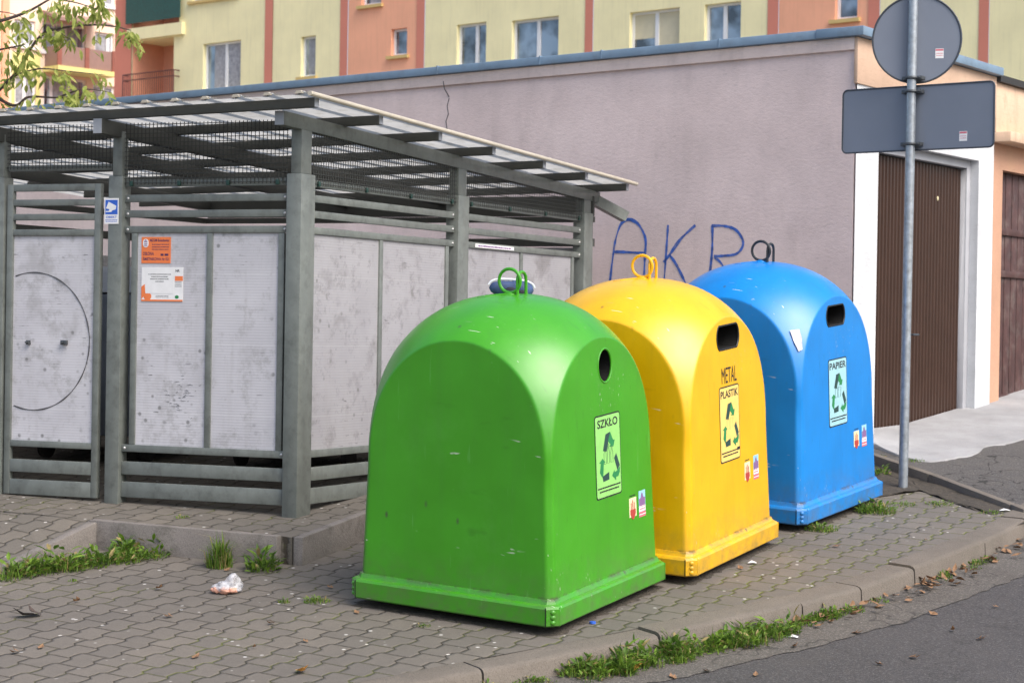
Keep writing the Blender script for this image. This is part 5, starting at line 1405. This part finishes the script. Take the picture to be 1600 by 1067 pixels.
# fallen leaves
def fallen(px, py, L, mm, onroad, lab, group=None, rot=None):
    c = gutter_pt(px, py) if onroad else G(px, py); mb = MB(); an = rot if rot is not None else rnd.uniform(0, 6.28)
    d = Vector((math.cos(an), math.sin(an), .12)); nn = Vector((rnd.gauss(0, .25), rnd.gauss(0, .25), 1)).normalized()
    leaf(mb, c+UP*.008, d, nn, L, L*.55, 0, -.35); leaf(mb, c+UP*.008, d+Vector((.3, .6, .1)), nn, L*.7, L*.35, 0, -.4)
    o = mb.build('fallen_leaf', mm); tag(o, lab, 'leaf', group); return o
fallen(962, 1050, .13, M['orangeleaf'], True, 'large orange fallen leaf on the road below the kerb weeds', rot=.15)
fallen(65, 963, .15, M['bark'], False, 'dark shrivelled leaf on the pavers at the left', rot=3.4)
fallen(466, 1048, .09, M['orangeleaf'], False, 'ochre fallen leaf on the pavers near the bottom edge')
for k in range(92):
    px = 1235+(rnd.random()**.8)*370; s_ = min(range(len(KF)), key=lambda i: abs(800+F*KF[i].x/KF[i].y-px)); p = KF[s_]+(KF[s_]-KFI[s_]).normalized()*(.03+.13*rnd.random()**1.6)
    q = Vector((p.x, p.y, road_off(p.x, p.y))); mb = MB(); an = rnd.uniform(0, 6.28)
    leaf(mb, q+UP*rnd.uniform(.006, .025), Vector((math.cos(an), math.sin(an), rnd.uniform(0, .5))), Vector((rnd.gauss(0, .4), rnd.gauss(0, .4), 1)), rnd.uniform(.04, .08), rnd.uniform(.02, .045), 0, rnd.uniform(-.5, .5))
    tag(mb.build('fallen_leaf', M['dryleaf']), 'small dry brown leaf in the gutter below the kerb', 'leaf', 'dry leaves in the gutter')
for px, py in ((1465, 962), (1420, 1028), (1330, 990), (1110, 1050), (1180, 1058), (1380, 1040), (1490, 985), (1240, 1010), (1055, 1062), (1560, 950), (1525, 1000)):
    fallen(px, py, rnd.uniform(.035, .065), M['dryleaf'], True, 'small brown leaf lying out on the road asphalt', 'leaves on the road')
for px, py in ((124, 660+280), (400, 1012), (480, 1005), (520, 920), (430, 975), (60, 1015), (350, 893), (250, 920), (270, 965), (560, 960), (300, 1030), (1300, 855), (1450, 845), (1160, 890), (240, 850), (30, 1020)):
    fallen(px, py, rnd.uniform(.03, .06), M['dryleaf'], False, 'small brown leaf lying on the grey pavers', 'leaves on the pavers')
# crumpled plastic bag
c = G(356, 926); bag = thing('plastic_bag', 'crumpled clear plastic bag with pinkish scraps on the pavers', 'bag', c)
m = MB(); m.ell((0, 0, 0), (1, 0, 0), (0, 1, 0), (0, 0, 1), 40, 26)
for i, p in enumerate(m.v):
    n1 = noise.noise(p*1.6+Vector((3, 1, 7)))*.35
    cr_ = abs(noise.noise(p*4.2+Vector((9, 2, 1))))*.22
    k = 1+n1-cr_; peak = max(0, 1-((p.x-.55)**2+p.y**2)*1.6)*max(0, p.z)
    m.v[i] = c + Vector((p.x*.082*k, p.y*.055*k, max(.002, .030+p.z*.034*k+peak*.052)))
m.build('film', M['film'], bag, smooth=True, angle=50)
m = MB()
for dx, dy, s_ in ((-.05, -.02, .024), (-.015, -.03, .028), (.03, -.03, .022), (-.07, -.01, .018)):
    o_ = len(m.v); m.ell((0, 0, 0), (1, 0, 0), (0, 1, 0), (0, 0, 1), 14, 9)
    for i in range(o_, len(m.v)):
        p = m.v[i]; k = 1+.5*noise.noise(p*1.7+Vector((dx*90, dy*50, 2))); m.v[i] = c+Vector((dx+p.x*s_*k*1.2, dy+p.y*s_*k, .018+p.z*s_*.7*k))
m.build('scraps', M['bread'], bag, smooth=True, angle=60)
# blue bottle cap by the green bin and white scraps
c = G(926, 974); m = MB(); m.tube([c+UP*.001, c+UP*.012], .016, 16); o = m.build('bottle_cap', M['sblue'], smooth=True, angle=40); tag(o, 'blue bottle cap on the pavers beside the green container', 'bottle cap')
for px, py, w_, lab, rd_ in ((1238, 997, .06, 'white paper scrap lying in the gutter', 1), (1175, 881, .05, 'white paper scrap on the pavers in front of the yellow container', 0), (1570, 799, .07, 'white paper scrap at the low end of the edging', 0)):
    c = gutter_pt(px, py) if rd_ else G(px, py); m = MB(); an = rnd.uniform(-.4, .4); u = Vector((math.cos(an), math.sin(an), 0)); v = Vector((-u.y, u.x, 0))
    P = [c-u*w_/2-v*.012+UP*.006, c+u*w_*.1-v*.016+UP*.012, c+u*w_/2-v*.008+UP*.007, c+u*w_*.45+v*.014+UP*.01, c-u*w_*.05+v*.016+UP*.018, c-u*w_*.45+v*.012+UP*.006]
    m.slab(P, UP*.0015); tag(m.build('paper_scrap', M['white']), lab, 'litter')
for o in list(bpy.data.objects):
    if '_loc' in o: del o['_loc']
